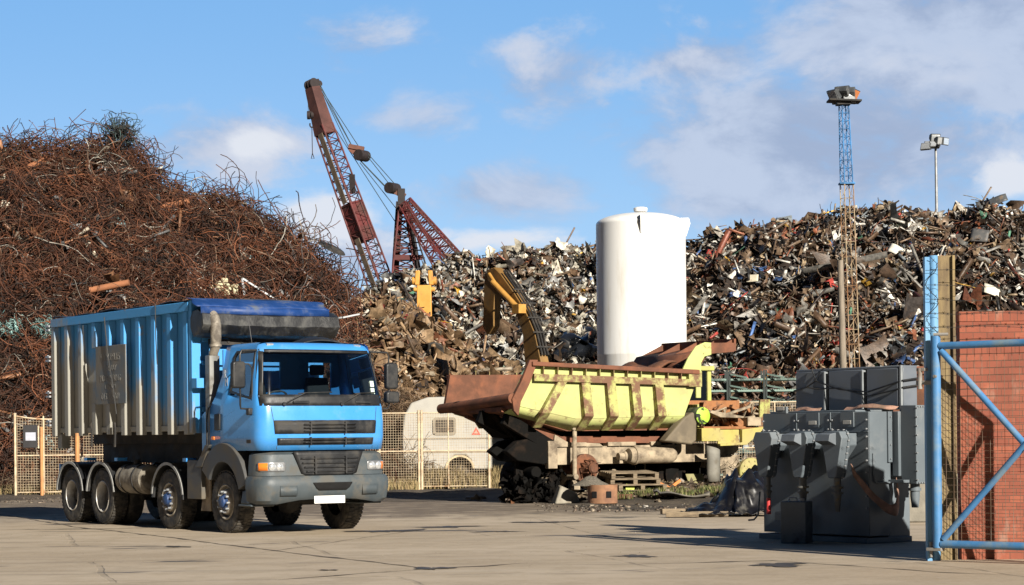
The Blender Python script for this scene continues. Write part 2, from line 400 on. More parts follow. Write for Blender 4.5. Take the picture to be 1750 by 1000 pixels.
def pick_clump(pal, P, seed, fr=.22):
    """like pick, but neighbouring pieces tend to share a kind, as tipped loads do"""
    n = len(P); w = np.array([p[0] for p in pal], float); c = np.array([p[1] for p in pal]); lum = c.mean(1)
    k = fbm(P[:, 0], P[:, 1]+P[:, 2]*1.7, seed, fr, 3)*2.4; red = fbm(P[:, 0]+50, P[:, 1]+P[:, 2]*1.7, seed+3, fr*.7, 3)*2.0
    rn = (c[:, 0]-c[:, 2])/(c.mean(1)+.02)
    W_ = w[None]*np.exp(k[:, None]*(np.log(lum+.02)[None]-np.log(.12))*.6+red[:, None]*(rn[None]-.5))
    W_ /= W_.sum(1, keepdims=True); ix = (W_.cumsum(1) < RNG.random((n, 1))).sum(1).clip(0, len(pal)-1)
    return c[ix]*RNG.uniform(.6, 1.35, (n, 1))
def crumples(P, N, sizes, cols, k=3, crump=.28, curl=1.2):
    """bent, torn sheets: k x k quads each"""
    n = len(P); g = np.linspace(-.5, .5, k+1); U, V_ = np.meshgrid(g, g, indexing='ij'); m = (k+1)**2
    u = np.tile(U.ravel(), (n, 1)); v = np.tile(V_.ravel(), (n, 1))
    asp = RNG.uniform(.3, 1, (n, 1)); bend = RNG.normal(0, curl, (n, 1)); b2 = RNG.normal(0, curl, (n, 1))
    z = bend*u*u+b2*v*u+RNG.normal(0, crump*.4, (n, m)); u = u+RNG.normal(0, crump*.3, (n, m)); v = v*asp+RNG.normal(0, crump*.25, (n, m))
    L = np.stack([u, v, z], -1)*sizes[:, None, None]
    Rm = rand_rot(n); W_ = np.einsum('nij,nkj->nki', Rm, L)+P[:, None, :]
    F = grid_faces(k+1, k+1); Fa = (F[None]+(np.arange(n)*m)[:, None, None]).reshape(-1, 4)
    return W_.reshape(-1, 3), Fa, np.repeat(cols, m, 0)
def bars(P, N, length, thick, cols, flat=.6):
    n = len(P); c = np.array([(-1,-1,-1),(1,-1,-1),(1,1,-1),(-1,1,-1),(-1,-1,1),(1,-1,1),(1,1,1),(-1,1,1)])*.5
    L = c[None]*np.stack([length, thick, thick*RNG.uniform(.3, 1, n)], -1)[:, None, :]
    L = L+RNG.normal(0, .04, L.shape)*thick[:, None, None]
    D = RNG.normal(size=(n, 3)); D -= N*(D*N).sum(1)[:, None]*flat; D /= np.linalg.norm(D, axis=1)[:, None]
    A = np.cross(D, RNG.normal(size=(n, 3))); A /= np.linalg.norm(A, axis=1)[:, None]; B = np.cross(D, A)
    W_ = L[..., :1]*D[:, None]+L[..., 1:2]*A[:, None]+L[..., 2:]*B[:, None]+P[:, None]
    F = np.array([(0,3,2,1),(4,5,6,7),(0,1,5,4),(1,2,6,5),(2,3,7,6),(3,0,4,7)])
    return W_.reshape(-1, 3), (F[None]+(np.arange(n)*8)[:, None, None]).reshape(-1, 4), np.repeat(cols, 8, 0)
def wires(P, N, length, r, cols, M=9, wig=.55, flat=.75, hug=.35):
    """bent rods and cables as three-sided tubes, wandering along the heap's surface"""
    n = len(P); D = RNG.normal(size=(n, 3)); D -= N*(D*N).sum(1)[:, None]*flat; D /= np.linalg.norm(D, axis=1)[:, None]
    curv = RNG.normal(0, wig, (n, 3)); pts = [P]; st = (length/M)[:, None]; ds = [D]
    for i in range(M):
        D = D+np.cross(curv, D)*.5+RNG.normal(0, wig*.35, (n, 3)); D -= N*np.clip((D*N).sum(1), 0, None)[:, None]*hug
        D /= np.linalg.norm(D, axis=1)[:, None]; pts.append(pts[-1]+D*st); ds.append(D)
    pts = np.stack(pts, 1); ds = np.stack(ds, 1)
    ref = np.cross(ds, np.array([.31, .2, .93])); ref /= np.linalg.norm(ref, axis=-1)[..., None]; w = np.cross(ds, ref)
    rr = r[:, None, None]
    ring = [pts+(ref*math.cos(a)+w*math.sin(a))*rr for a in (0, 2*PI/3, 4*PI/3)]
    V = np.stack(ring, 2).reshape(-1, 3); K = M+1
    F = []
    for i in range(M):
        for k in range(3):
            F.append((i*3+k, i*3+(k+1) % 3, (i+1)*3+(k+1) % 3, (i+1)*3+k))
    F = np.array(F); Fa = (F[None]+(np.arange(n)*K*3)[:, None, None]).reshape(-1, 4)
    return V, Fa, np.repeat(cols, K*3, 0)
def join(name, parts, mat):
    V = np.concatenate([p[0] for p in parts]); off = np.cumsum([0]+[len(p[0]) for p in parts[:-1]])
    F = np.concatenate([p[1]+o for p, o in zip(parts, off)]); C = np.concatenate([p[2] for p in parts])
    return np_mesh(name, V, F, mat, C)
M_scrap = attr_mat('mixed_scrap_metal', .5, .12, 5)
M_wire = attr_mat('rusty_wire', .7, .0, 3, .3, 0)
M_core1 = pm('heap_core', (.022, .014, .010), .95, var=.4, bump=.5, bs=8)  # near-black, so the gaps between pieces read as deep shade

PAL = [(26, (.095, .062, .042)), (24, (.16, .108, .068)), (12, (.05, .042, .038)), (6, (.025, .025, .026)), (12, (.25, .235, .21)), (7, (.40, .37, .32)), (9, (.33, .25, .16)),
       (3.5, (.70, .67, .60)), (6, (.20, .07, .035)), (.8, (.35, .05, .04)), (.6, (.06, .12, .28)), (.5, (.08, .2, .13)), (.6, (.55, .32, .05)), (3, (.15, .17, .18))]
PALB = [(30, (.19, .12, .065)), (24, (.26, .175, .10)), (14, (.11, .07, .04)), (7, (.04, .032, .028)), (6, (.36, .30, .22)), (4, (.20, .08, .04)), (1.5, (.5, .46, .4)), (.5, (.28, .05, .05)), (.5, (.08, .12, .25)), (.6, (.12, .2, .14))]
PALW = [(44, (.100, .034, .015)), (28, (.160, .058, .026)), (20, (.045, .018, .010)), (10, (.022, .017, .015)), (5, (.20, .13, .085)), (.8, (.45, .42, .36))]

# --- wide mixed heap across the back and right
big = Heap([(300, 640), (560, 600), (600, 560), (625, 508), (650, 488), (680, 465), (720, 446), (790, 428), (880, 420), (1000, 415), (1100, 412), (1180, 402), (1220, 388), (1290, 372), (1350, 357), (1420, 350), (1500, 350), (1560, 338), (1600, 340), (1680, 332), (1700, 343), (1750, 345), (1900, 350), (2300, 380)], 106, 84, 128, 21, 1.5)
big.core('heap_core_tmp', M_core1)
core = bpy.data.objects['heap_core_tmp']; core.name = 'mixed_scrap_heap'; core.data.name = 'mixed_scrap_heap'
tag(core, 'long high heap of mixed grey, white and rusty scrap metal behind the white tank', 'scrap heap', kind='stuff')
x0, x1 = at(480, 0, 106).x, at(1960, 0, 106).x
ps = []
P, N = big.sample(46000, 2.2, x0, x1); P += N*RNG.uniform(-.15, .45, (len(P), 1))
sz = np.clip(RNG.lognormal(-1.45, .50, len(P)), .10, 1.0)*np.exp(.45*fbm(P[:, 0], P[:, 1]+P[:, 2], 77, .15, 3)); ps.append(crumples(P, N, sz, pick_clump(PAL, P, 61), 3, .30, 1.0))
P, N = big.sample(240, -2.5, x0, x1); P += N*RNG.uniform(.0, .2, (len(P), 1)); ps.append(crumples(P, N, RNG.uniform(.8, 1.6, len(P)), pick_clump(PAL, P, 61)*.8, 6, .12, .6))
P, N = big.sample(260, -2.5, x0, x1); P += N*.15; ps.append(bars(P, N, RNG.uniform(1.8, 4.5, len(P)), RNG.uniform(.10, .28, len(P)), pick([(4, (.10, .06, .035)), (2, (.2, .19, .17)), (1, (.16, .05, .03))], len(P))))
P, N = big.sample(14000, 2.2, x0, x1); P += N*RNG.uniform(-.1, .5, (len(P), 1))
ps.append(bars(P, N, RNG.lognormal(-.45, .5, len(P)), RNG.uniform(.03, .13, len(P)), pick_clump(PAL, P, 61)))
P, N = big.sample(3500, .2, x0, x1); P += N*RNG.uniform(0, .35, (len(P), 1))
ps.append(wires(P, N, RNG.uniform(.6, 1.8, len(P)), RNG.uniform(.014, .03, len(P)), pick_clump(PAL, P, 61), 6, .35))
# the middle stretch is paler: shredded white goods and aluminium
P, N = big.sample(9000, 2.2, at(600, 0, 106).x, at(1010, 0, 106).x); P += N*RNG.uniform(.05, .5, (len(P), 1))
ps.append(crumples(P, N, np.clip(RNG.lognormal(-1.3, .45, len(P)), .12, 1.0), pick([(5, (.46, .43, .36)), (4, (.33, .33, .32)), (3, (.60, .55, .44)), (3, (.16, .10, .06)), (1, (.03, .035, .04))], len(P)), 3, .32, 1.1))
o = join('mixed_scrap', ps, M_scrap); o.parent = core

# --- brown sheet-iron heap in the middle
brown = Heap([(520, 640), (560, 530), (590, 503), (620, 494), (650, 490), (690, 505), (740, 543), (800, 582), (860, 602), (900, 640), (960, 690), (1020, 760), (1060, 800)], 80, 70, 92, 31, .8, drop=.6)
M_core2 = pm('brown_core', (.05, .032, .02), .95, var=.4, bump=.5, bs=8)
core = brown.core('brown_scrap_heap', M_core2)
tag(core, 'brown heap of torn rusty plate between the wire heap and the yellow excavator', 'scrap heap', kind='stuff')
ps = []
P, N = brown.sample(10000, 2); P += N*RNG.uniform(-.1, .3, (len(P), 1)); sz = np.clip(RNG.lognormal(-1.15, .5, len(P)), .15, 1.3)
ps.append(crumples(P, N, sz, pick(PALB, len(P)), 3, .2, .8))
P, N = brown.sample(3500, 2); P += N*RNG.uniform(0, .35, (len(P), 1)); ps.append(bars(P, N, RNG.lognormal(-.4, .5, len(P)), RNG.uniform(.03, .16, len(P)), pick(PALB, len(P))))
P, N = brown.sample(1200, 2); ps.append(wires(P, N, RNG.uniform(.5, 1.6, len(P)), RNG.uniform(.012, .03, len(P)), pick(PALB, len(P)), 7, .5))
o = join('torn_plate_scrap', ps, M_scrap); o.parent = core

# --- wire heap on the left
wire = Heap([(-500, 330), (-250, 290), (-60, 262), (0, 248), (60, 232), (110, 228), (150, 226), (190, 214), (225, 226), (245, 262), (290, 296), (330, 318), (400, 345), (460, 378), (520, 412), (560, 445), (600, 500), (625, 560), (660, 640), (700, 740)], 79, 62.5, 96, 41, 1.1, drop=.5, fine=.42)
M_core3 = pm('wire_core', (.020, .0085, .005), .95, var=.5, bump=.5, bs=8)  # near-black colour paints the shade inside the wire's hollows
core = wire.core('wire_scrap_heap', M_core3)
tag(core, 'tall heap of tangled rust-brown wire and reinforcing rod behind the blue truck', 'scrap heap', kind='stuff')
x0, x1 = at(-60, 0, 79).x, wire.sx[-1]
ps = []
P, N = wire.sample(34000, 1.5, x0, x1); P += N*RNG.uniform(-.15, .40, (len(P), 1))
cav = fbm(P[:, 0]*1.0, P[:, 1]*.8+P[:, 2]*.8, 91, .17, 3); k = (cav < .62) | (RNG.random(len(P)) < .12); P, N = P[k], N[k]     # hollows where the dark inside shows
tone = np.exp(.55*fbm(P[:, 0], P[:, 1]+P[:, 2], 93, .25, 4))[:, None]*.84
ps.append(wires(P, N, RNG.uniform(.7, 2.4, len(P)), RNG.uniform(.008, .018, len(P)), pick_clump(PALW, P, 95, .3)*tone, 9, .55))
P, N = wire.sample(420, 1.5, x0, x1); k = (P[:, 2] > np.interp(P[:, 0], wire.sx, wire.sz)-3.0); P, N = P[k], N[k]; P += N*.2
ps.append(wires(P, N*0, RNG.uniform(.9, 2.2, len(P)), RNG.uniform(.010, .018, len(P)), pick(PALW, len(P)), 10, .45, 0, 0))
# frayed right-hand end with rods springing out against the sky
P, N = wire.sample(800, 1.5, at(470, 0, 79).x, at(620, 0, 79).x); P += N*RNG.uniform(0, .8, (len(P), 1)); N2 = N*0
ps.append(wires(P, N2, RNG.uniform(.8, 2.4, len(P)), RNG.uniform(.012, .026, len(P)), pick(PALW+[(20, (.16, .14, .13))], len(P)), 10, .5, 0, 0))
o = join('tangled_wire', ps, M_wire); o.parent = core
ps = []
P, N = wire.sample(420, 1.5, x0, x1); P += N*RNG.uniform(.0, .3, (len(P), 1)); sz = np.clip(RNG.lognormal(-1.3, .5, len(P)), .1, .8)
ps.append(crumples(P, N, sz, pick([(6, (.5, .45, .36)), (5, (.24, .12, .06)), (4, (.3, .3, .3)), (4, (.03, .03, .03)), (1, (.3, .42, .42))], len(P))*.8, 3, .35, 1.4))
P, N = wire.sample(200, 1.5, x0, x1); P += N*RNG.uniform(.05, .3, (len(P), 1))
ps.append(bars(P, N, RNG.uniform(.4, 1.6, len(P)), RNG.uniform(.04, .14, len(P)), pick([(6, (.26, .12, .06)), (1, (.3, .26, .2)), (2, (.12, .12, .12))], len(P))))
o = join('metal_scraps', ps, M_scrap); o.parent = core

def on_heap(hp, px, py):
    """point where the line of sight meets the heap's face"""
    r = ray(px, py)
    for Yq in np.arange(hp.Y0-1, hp.Yr+2, .1):
        if CZ+r[2]*Yq <= float(hp.h(np.array([r[0]*Yq]), np.array([Yq]))[0])+.35: return Vector((r[0]*Yq, Yq, CZ+r[2]*Yq))
    return Vector((r[0]*hp.Yr, hp.Yr, CZ+r[2]*hp.Yr))
def tangle(c, rad, n, pal, mat, name, label, r=.012, cat='wire tangle'):
    P = np.array(c)+RNG.normal(0, 1, (n, 3))*np.array(rad)*.45; N = np.zeros((n, 3))
    o = join(name, [wires(P, N, RNG.uniform(.5, 1.2, n)*max(rad)*1.6, RNG.uniform(.6, 1.4, n)*r, pick(pal, n), 10, .8, 0, 0)], mat)
    return tag(o, label, cat)
tangle(at(205, 226, 78.3), (.55, .6, .45), 240, [(3, (.03, .035, .035)), (1, (.07, .12, .12))], M_wire, 'cable_tangle', 'blackish green tangle of cable on the summit of the rusty wire heap')
for px, py, lb in ((22, 562, 'pale turquoise tangle of cable on the heap at the left picture edge'), (78, 562, 'pale turquoise tangle of cable just beside the container top corner')):
    tangle(on_heap(wire, px, py)+Vector((0, -.2, 0)), (.35, .3, .22), 150, [(3, (.25, .40, .38)), (1, (.1, .2, .2))], M_wire, 'cable_tangle', lb, .012)
M_galv = pm('galvanised', (.36, .37, .38), .45, metal=.4, var=.15)
def bent_strip(name, pts, w, mat, label, cat):
    m = MB()
    for a, b in zip(pts[:-1], pts[1:]): m.beam(a, b, w, w*.45)
    return tag(m.build(name, mat, bevel=.01), label, cat)
Yg = on_heap(wire, 450, 510).y-.8
bent_strip('steel_channel', [at(418, 505, Yg), at(414, 476, Yg), at(470, 512, Yg+.3), at(482, 523, Yg+.4)], .15, M_galv, 'bent grey steel channel lying on the wire heap above the blue container', 'steel channel')
bent_strip('steel_sheet_strip', [at(560, 546, 66), at(585, 543, 66), at(614, 537, 66.2)], .13, M_galv, 'grey torn metal strip poking out just right of the black tarpaulin roll', 'metal strip')
c = on_heap(wire, 380, 495); m = MB()
for i in range(26):
    m.rbox(c+Vector((random.gauss(0, .35), -.35, random.gauss(0, .16))), (.3, .12, .2), (random.random()*3, random.random()*3, random.random()*3))
tag(m.build('foam_lump', pm('cream_foam', (.55, .5, .33), .9, bump=.5), bevel=.04), 'cream lump of insulation foam in the wire heap left of the steel channel', 'foam')
c = at(568, 423, 78.5); m = MB().lathe([(0, .05), (.12, .06), (.5, 0), (.56, -.05), (.5, -.06), (0, -.02)], (0, 0, 0), 'z', 20)
o = m.build('steel_disc', M_dark); o.location = c; o.rotation_euler = (R(14), R(28), 0); tag(o, 'dark steel disc caught in the wires at the right end of the wire heap', 'disc')
for px, py, L, lb in ((190, 492, 1.3, 'orange rusty pipe lying in the middle of the wire heap above the container'), (66, 283, .6, 'short orange rusty pipe near the top left of the wire heap'), (300, 352, 1.1, 'rusty pipe stub halfway down the wire heap slope')):
    p = on_heap(wire, px, py)+Vector((0, -.3, 0)); m = MB().tube([p-Vector((L/2, 0, .1)), p+Vector((L/2, 0, .15))], .11, 10)
    tag(m.build('rusty_pipe', pm('orange_rust', (.32, .13, .06), .8, bump=.3)), lb, 'pipe')
def odd_sheet(hp, px, py, w, h, col, lb, rz, tilt=.5, name='metal_panel', cat='panel'):
    p = on_heap(hp, px, py)+Vector((0, -.25, .05)); a, b = random.uniform(-.1, .1), random.uniform(-.1, .1)
    m = MB().sheet(lambda u, v: ((u-.5)*w, a*math.sin(u*5)*w+b*(v-.5)*(u-.5), (v-.5)*h*(1-.15*u)), 6, 4)
    o = m.build(name, pm('panel_%d_%d' % (px, py), col, .5, dirt=(.2, .14, .09), da=.38, ds=3), thick=.03); o.location = p; o.rotation_euler = (-tilt, rz, random.uniform(-.5, .3)); return tag(o, lb, cat)
odd_sheet(big, 1530, 430, .75, .5, (.72, .69, .60), 'cream white panel on the big heap right of the lattice light tower', .4)
odd_sheet(big, 1700, 502, 1.2, .55, (.75, .72, .60), 'long cream white panel on the big heap above the brick wall', .35)
odd_sheet(big, 1285, 478, .55, .42, (.60, .55, .42), 'square cream box panel on the heap right of the white tank', 0)
odd_sheet(big, 1672, 405, .85, .75, (.10, .10, .10), 'dark grey sheet on the big heap near its right end', .1)
odd_sheet(big, 1693, 348, 1.5, .5, (.08, .085, .09), 'dark flat sheet jutting from the far right crest of the big heap', -.25)
odd_sheet(big, 1213, 438, .45, .6, (.42, .06, .05), 'red metal panel high on the heap just right of the white tank', .2)
odd_sheet(big, 1600, 372, .7, .4, (.38, .37, .34), 'light grey panel on the heap crest under the thin pole light', .3)
odd_sheet(brown, 745, 628, 1.0, .7, (.20, .13, .075), 'large brown plate low on the brown heap', .1)
odd_sheet(brown, 785, 672, 1.1, .6, (.24, .155, .09), 'broad brown plate at the foot of the heap just above the rusty dump tail', -.1)
c = on_heap(brown, 741, 602)+Vector((0, -.3, 0)); o = MB().lathe([(.07, .05), (.36, .05), (.4, 0), (.36, -.05), (.07, -.05)], (0, 0, 0), 'y', 24, True).build('brake_disc', M_dark); o.location = c; o.rotation_euler = (.5, 0, .1); tag(o, 'round dark steel disc with a centre hole on the brown heap', 'disc')
for px, py, s in ((1000, 600, 1), (975, 582, .8), (1005, 570, .7), (960, 606, .7)):
    c = at(px, py, 84-.0); c = on_heap(big, px, py)+Vector((0, -.4, 0)); m = MB()
    n = 7
    m.sheet(lambda u, v: (c.x+(u-.5)*1.9*s, c.y-.5*math.sin(v*PI)+.1*math.sin(u*17), c.z+(v-.5)*.7*s+.1*math.sin(u*9+v*4)), 14, 6)
    tag(m.build('crushed_car_panel', pm('gloss_black', (.012, .014, .018), .2, coat=.5), thick=.02), {1000: 'glossy black crushed car panel on the heap left of the white tank', 975: 'black crumpled car panel resting above the big one, left of the tank', 1005: 'small black car panel on the heap hard against the tank side', 960: 'small black car panel just above the yellow dump body rim'}[px], 'car panel')
# ================================================================== BLUE TIPPER LORRY  (x forward, y to its left, z up)
TANG = R(-55.2)
T = empty('tipper_truck', (-3.83, 35.98, 0), TANG, 'blue eight-wheel lorry with a dusty ribbed scrap container and a white blank number plate', 'lorry')
M_blue = pm('lorry_blue', (.055, .285, .69), .30, var=.04, coat=.5, dirt=(.10, .29, .56), da=.34, ds=2.5)
M_navy = pm('tarp_blue', (.010, .050, .20), .55, var=.2, dirt=(.10, .12, .16), da=.4, ds=3, bump=.3, bs=12)
def container_mat():
    m = bpy.data.materials.new('dusty_container_paint'); m.use_nodes = True; t = NT(m.node_tree)
    P = t.n('TexCoord').outputs['Object']; sp = t.n('SeparateXYZ', i_0=P)
    n = t.noise(P, 1.6, 6, .6); n2 = t.noise(t.scale(P, (6, 6, .8)), 2.0, 6, .65)
    # road dust thrown up from the wheels: heavier to the rear and low down
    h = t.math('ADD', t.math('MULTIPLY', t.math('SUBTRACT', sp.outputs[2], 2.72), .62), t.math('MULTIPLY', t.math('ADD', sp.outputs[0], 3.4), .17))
    rec = t.ramp(t.math('ABSOLUTE', sp.outputs[1]), 1.19, 1.25, .30, 0)     # dustier ribs; recessed panels coloured darker blue to deepen their shade
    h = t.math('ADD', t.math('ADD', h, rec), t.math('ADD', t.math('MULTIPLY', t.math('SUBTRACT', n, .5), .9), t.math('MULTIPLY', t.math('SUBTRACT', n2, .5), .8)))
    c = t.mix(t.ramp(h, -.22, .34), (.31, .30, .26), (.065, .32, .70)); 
    c = t.mix(t.ramp(t.noise(P, 5, 7, .7), .60, .68, 0, .55), c, (.27, .245, .20))
    c = t.mix(t.ramp(t.noise(t.scale(P, (1, 1, .35)), 9, 6, .7), .66, .72, 0, .6), c, (.13, .065, .035))
    bp = t.n('Bump', i_Strength=.15, i_Distance=.02, i_Height=t.noise(P, 10, 5))
    b = t.n('BsdfPrincipled', i_Base_Color=c, i_Roughness=.6, i_Normal=bp.outputs[0]); t.n('OutputMaterial', i_0=b.outputs[0]); return m
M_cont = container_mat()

# --- chassis
m = MB()
for s in (-1, 1): m.box(-7.0, 1.0, s*.42-.05, s*.42+.05, .78, 1.08)
for x in (-6.9, -5.7, -4.2, -2.8, -1.3, .5): m.box(x-.06, x+.06, -.37, .37, .82, 1.04)
for x in (0, -2.15, -5.02, -6.45): m.tube([(x, -1.0, .52), (x, 1.0, .52)], .09, 10); m.lathe([(0, -.2), (.2, -.12), (.24, 0), (.2, .12), (0, .2)], (x, 0, .52), 'y', 14)
m.box(-6.9, -1.15, -.34, .34, 1.14, 1.60); m.box(-7.0, -1.2, -.5, -.36, 1.50, 1.715); m.box(-7.0, -1.2, .36, .5, 1.50, 1.715); m.box(-1.0, .4, -.5, .5, .6, 1.2); m.box(-7.15, -6.98, -1.1, 1.1, .55, .80)
m.box(-4.4, -2.6, .55, 1.1, .5, 1.05); m.box(-.95, -.6, -.3, 1.1, .75, 1.5)
m.build('chassis', M_dark, T, .01)
# --- container
m = MB(); X0, X1, ZB, ZT = -7.15, -1.12, 1.72, 3.92
for s in (-1, 1):
    yo = s*1.16
    m.box(X0, X1, yo-.02, yo+.02, ZB+.04, ZT)
    m.box(X0, X1, yo+s*.025, yo+s*.15, 3.78, 3.94)                      # top rail
    m.box(X0-.02, X1+.02, yo+s*.004, yo+s*.05, ZB, ZB+.10)
    n = 10
    for i in range(n):
        x = X0+.07+(X1-X0-.22)*i/(n-1)
        wb, wt, d = .135, .075, .135
        p = [(x-wb, yo+s*.022), (x+wb, yo+s*.022), (x+wt, yo+s*d), (x-wt, yo+s*d)]
        if s > 0: p = p[::-1]
        if i in (3, 4) and s < 0:
            m.prism(p, 'z', ZB-.04, 2.26); m.prism(p, 'z', 3.30, 3.778)
        else: m.prism(p, 'z', ZB-.06, 3.778)
# corner posts, front bulkhead, tail door, floor
for s in (-1, 1): m.box(X1-.02, X1+.10, s*1.20-.09, s*1.20+.09, ZB-.04, 3.96)
m.box(X1+.0, X1+.05, -1.12, 1.12, ZB, 3.90); m.box(X0-.10, X0-.03, -1.24, 1.24, ZB, 3.95); m.box(X0, X1, -1.12, 1.12, ZB+.02, ZB+.08)
for z in (2.05, 2.45, 2.85, 3.25): m.box(X1+.052, X1+.12, -1.1, 1.1, z, z+.08)
m.box(X1+.102, X1+.30, -1.30, -1.16, 2.45, 2.62); m.box(-7.05, -6.85, -1.22, -1.05, 1.42, 1.70)
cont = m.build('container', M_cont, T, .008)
m = MB()
for z in (3.72, 3.12, 2.42, 1.86):
    m = MB(); m.box(X0-.22, X0-.04, -1.33, -1.25, z, z+.035); m.box(X0-.22, X0-.04, -1.33, -1.25, z+.075, z+.11); m.tube([(X0-.18, -1.29, z-.02), (X0-.18, -1.29, z+.13)], .022, 8)
    m.build('hinge', M_galv, cont)
sg = MB().box(-4.98, -3.66, -1.322, -1.30, 2.24, 3.32).build('sign_panel', pm('dusty_sign', (.125, .145, .16), .6, dirt=(.20, .185, .16), da=.5, ds=2.2, var=.15), T, .005)
M_let = pm('faded_lettering', (.27, .26, .235), .7, dirt=(.15, .155, .155), da=.46, ds=6)
RX = Matrix.Rotation(PI/2, 4, 'X')
for txt, z, sz, q in (('R.M.SUPPLIES', 3.10, .19, .80), ('THE RAY', 2.90, .16, .85), ('MONEYSTRING', 2.71, .17, .78), ('LONDON', 2.56, .12, .9), ('01322-5301', 2.38, .17, 1.0)):
    text_mesh('lettering', txt, sz, M_let, sg, Matrix.Translation((-4.32, -1.324, z)) @ RX, q, .0015)
# tarpaulin: cover over the load, blue flap down the front, black roll housing
def tarp(u, v):
    x = X0-.02+(X1-X0+.06)*u; y = -1.30+2.6*v
    return (x, y, 3.962+.03*math.sin(v*PI)+.014*math.sin(u*31+v*3)+.014*math.sin(u*13+2))
tp = MB().sheet(tarp, 70, 14).build('tarpaulin', pm('tarp_dark', (.03, .045, .075), .55, dirt=(.10, .10, .09), da=.4, bump=.4, bs=9), cont, thick=.012)
m = MB()
m.sheet(lambda u, v: (X1-.0+.50*u, -1.36+2.58*v+.05*math.sin(u*6), 4.0+.008*math.sin(v*11)*u-.17*u**1.6), 8, 40)
m.sheet(lambda u, v: (X1+.495+.01*u, -1.31+2.50*v, 3.83-.12*u), 2, 2)
m.build('front_flap', M_navy, cont, thick=.012)
m = MB(); prof = [(.0, .0), (.09, .10), (.28, .13), (.46, .05), (.50, -.13), (.38, -.28), (.12, -.34), (.0, -.18)]
b0 = len(m.v)
for j in range(41):
    y = -1.30+2.66*j/40
    for (px_, pz_) in prof: m.v.append((X1+.08+px_+.004*math.sin(j*1.1+px_*9), y, 3.66+pz_+.006*math.sin(j*.7+px_*20)-.02*math.sin(PI*j/40)))
for j in range(40):
    for k in range(8): m.f.append((j*8+k, j*8+(k+1) % 8, (j+1)*8+(k+1) % 8, (j+1)*8+k))
m.f.append(tuple(range(8))); m.f.append(tuple(40*8+k for k in range(8)))
m.build('tarpaulin_roll', pm('roll_black', (.016, .017, .019), .5, dirt=(.09, .09, .085), da=.4, ds=5, bump=.4, bs=14), cont)
m = MB(); m.box(X1+.14, X1+.20, -1.0, 1.2, 3.20, 3.30)
for i in range(9): m.tube([(X1+.20, -.9+i*.26, 3.25), (X1+.215, -.9+i*.26, 3.25)], .022, 8)
m.build('roll_bracket', M_galv if False else M_dark, cont)
m = MB(); 
for x, z0, z1, w in ((-5.55, 3.75, 3.30, .03), (-2.38, 3.97, 2.9, .05)):
    MB().tube([(x, -1.32, z0), (x+.02, -1.33, (z0+z1)/2), (x+w, -1.32, z1)], .009, 5).build('rope', pm('rope', (.05, .05, .05), .9), cont)
m.tube([(-4.55, -1.33, 3.85), (-4.4, -1.34, 3.2), (-4.15, -1.34, 2.5), (-4.05, -1.33, 2.05)], .010, 5)
for x in (-5.25, -4.2): MB().tube([(x, -1.30, 1.9), (x+.02, -1.30, 1.75), (x, -1.30, 1.45)], .022, 6).build('chain_end', M_dark, cont)
m.build('rope', pm('rope', (.05, .05, .05), .9), cont)

# --- cab shell: rounded plan lofted upward, open where the glass sits
def plan(w, xf, bulge=.10, rc=.22, xr=-.50, roof_in=0.0):
    p = [(xr, -w), (.02, -w), (.20, -w), (.92, -w), (xf-.05-rc, -w)]
    cx = xf-.05-rc
    for k in range(1, 5): a = R(90*k/5); p.append((cx+rc*math.sin(a), -w+rc-rc*math.cos(a)))
    ys = [-w+rc, -.62, -.3, 0]
    for y in ys: p.append((xf-.05+bulge*(1-(y/(w-rc))**2), y))
    return p+[(x, -y) for x, y in p[-2::-1]]
levels = [(1.38, 1.20, 1.30, .09), (1.60, 1.215, 1.33, .09), (1.86, 1.215, 1.33, .09), (2.10, 1.205, 1.31, .09), (2.145, 1.20, 1.30, .09), (2.30, 1.185, 1.275, .09), (2.66, 1.14, 1.20, .085), (3.00, 1.085, 1.12, .08), (3.05, 1.075, 1.10, .08), (3.12, 1.05, 1.04, .07), (3.155, 1.00, .96, .06), (3.165, .90, .86, .05)]
rings = [[(x, y, z) for x, y in plan(w, xf, bu, xr=-.50 if z < 2.12 else (-.50+min(.40, (z-2.12)*.9) if z < 2.5 else -.16))] for z, w, xf, bu in levels]
K = len(rings[0]); F0, F1 = 9, K-10      # front span indices
m = MB(); [m.v.extend(r_) for r_ in rings]
front_top = {}
for i in range(len(rings)-1):
    for k in range(K-1):
        z = levels[i][0]
        if 2.14 < z < 2.99 and 6 <= k <= K-8: continue                      # windscreen opening
        if 2.29 < z < 2.99 and (k == 2 or k == K-4): continue                # side windows
        m.f.append((i*K+k, i*K+k+1, (i+1)*K+k+1, (i+1)*K+k))
    # rear wall with a rear window in the left half
m.f.append(tuple((len(rings)-1)*K+k for k in range(K)))
# bonnet part below the screen belongs to the front; keep shell body
cab = m.build('cab', M_blue, T, thick=.0)
md = cab.modifiers.new('t', 'SOLIDIFY'); md.thickness = .012; md.offset = 0
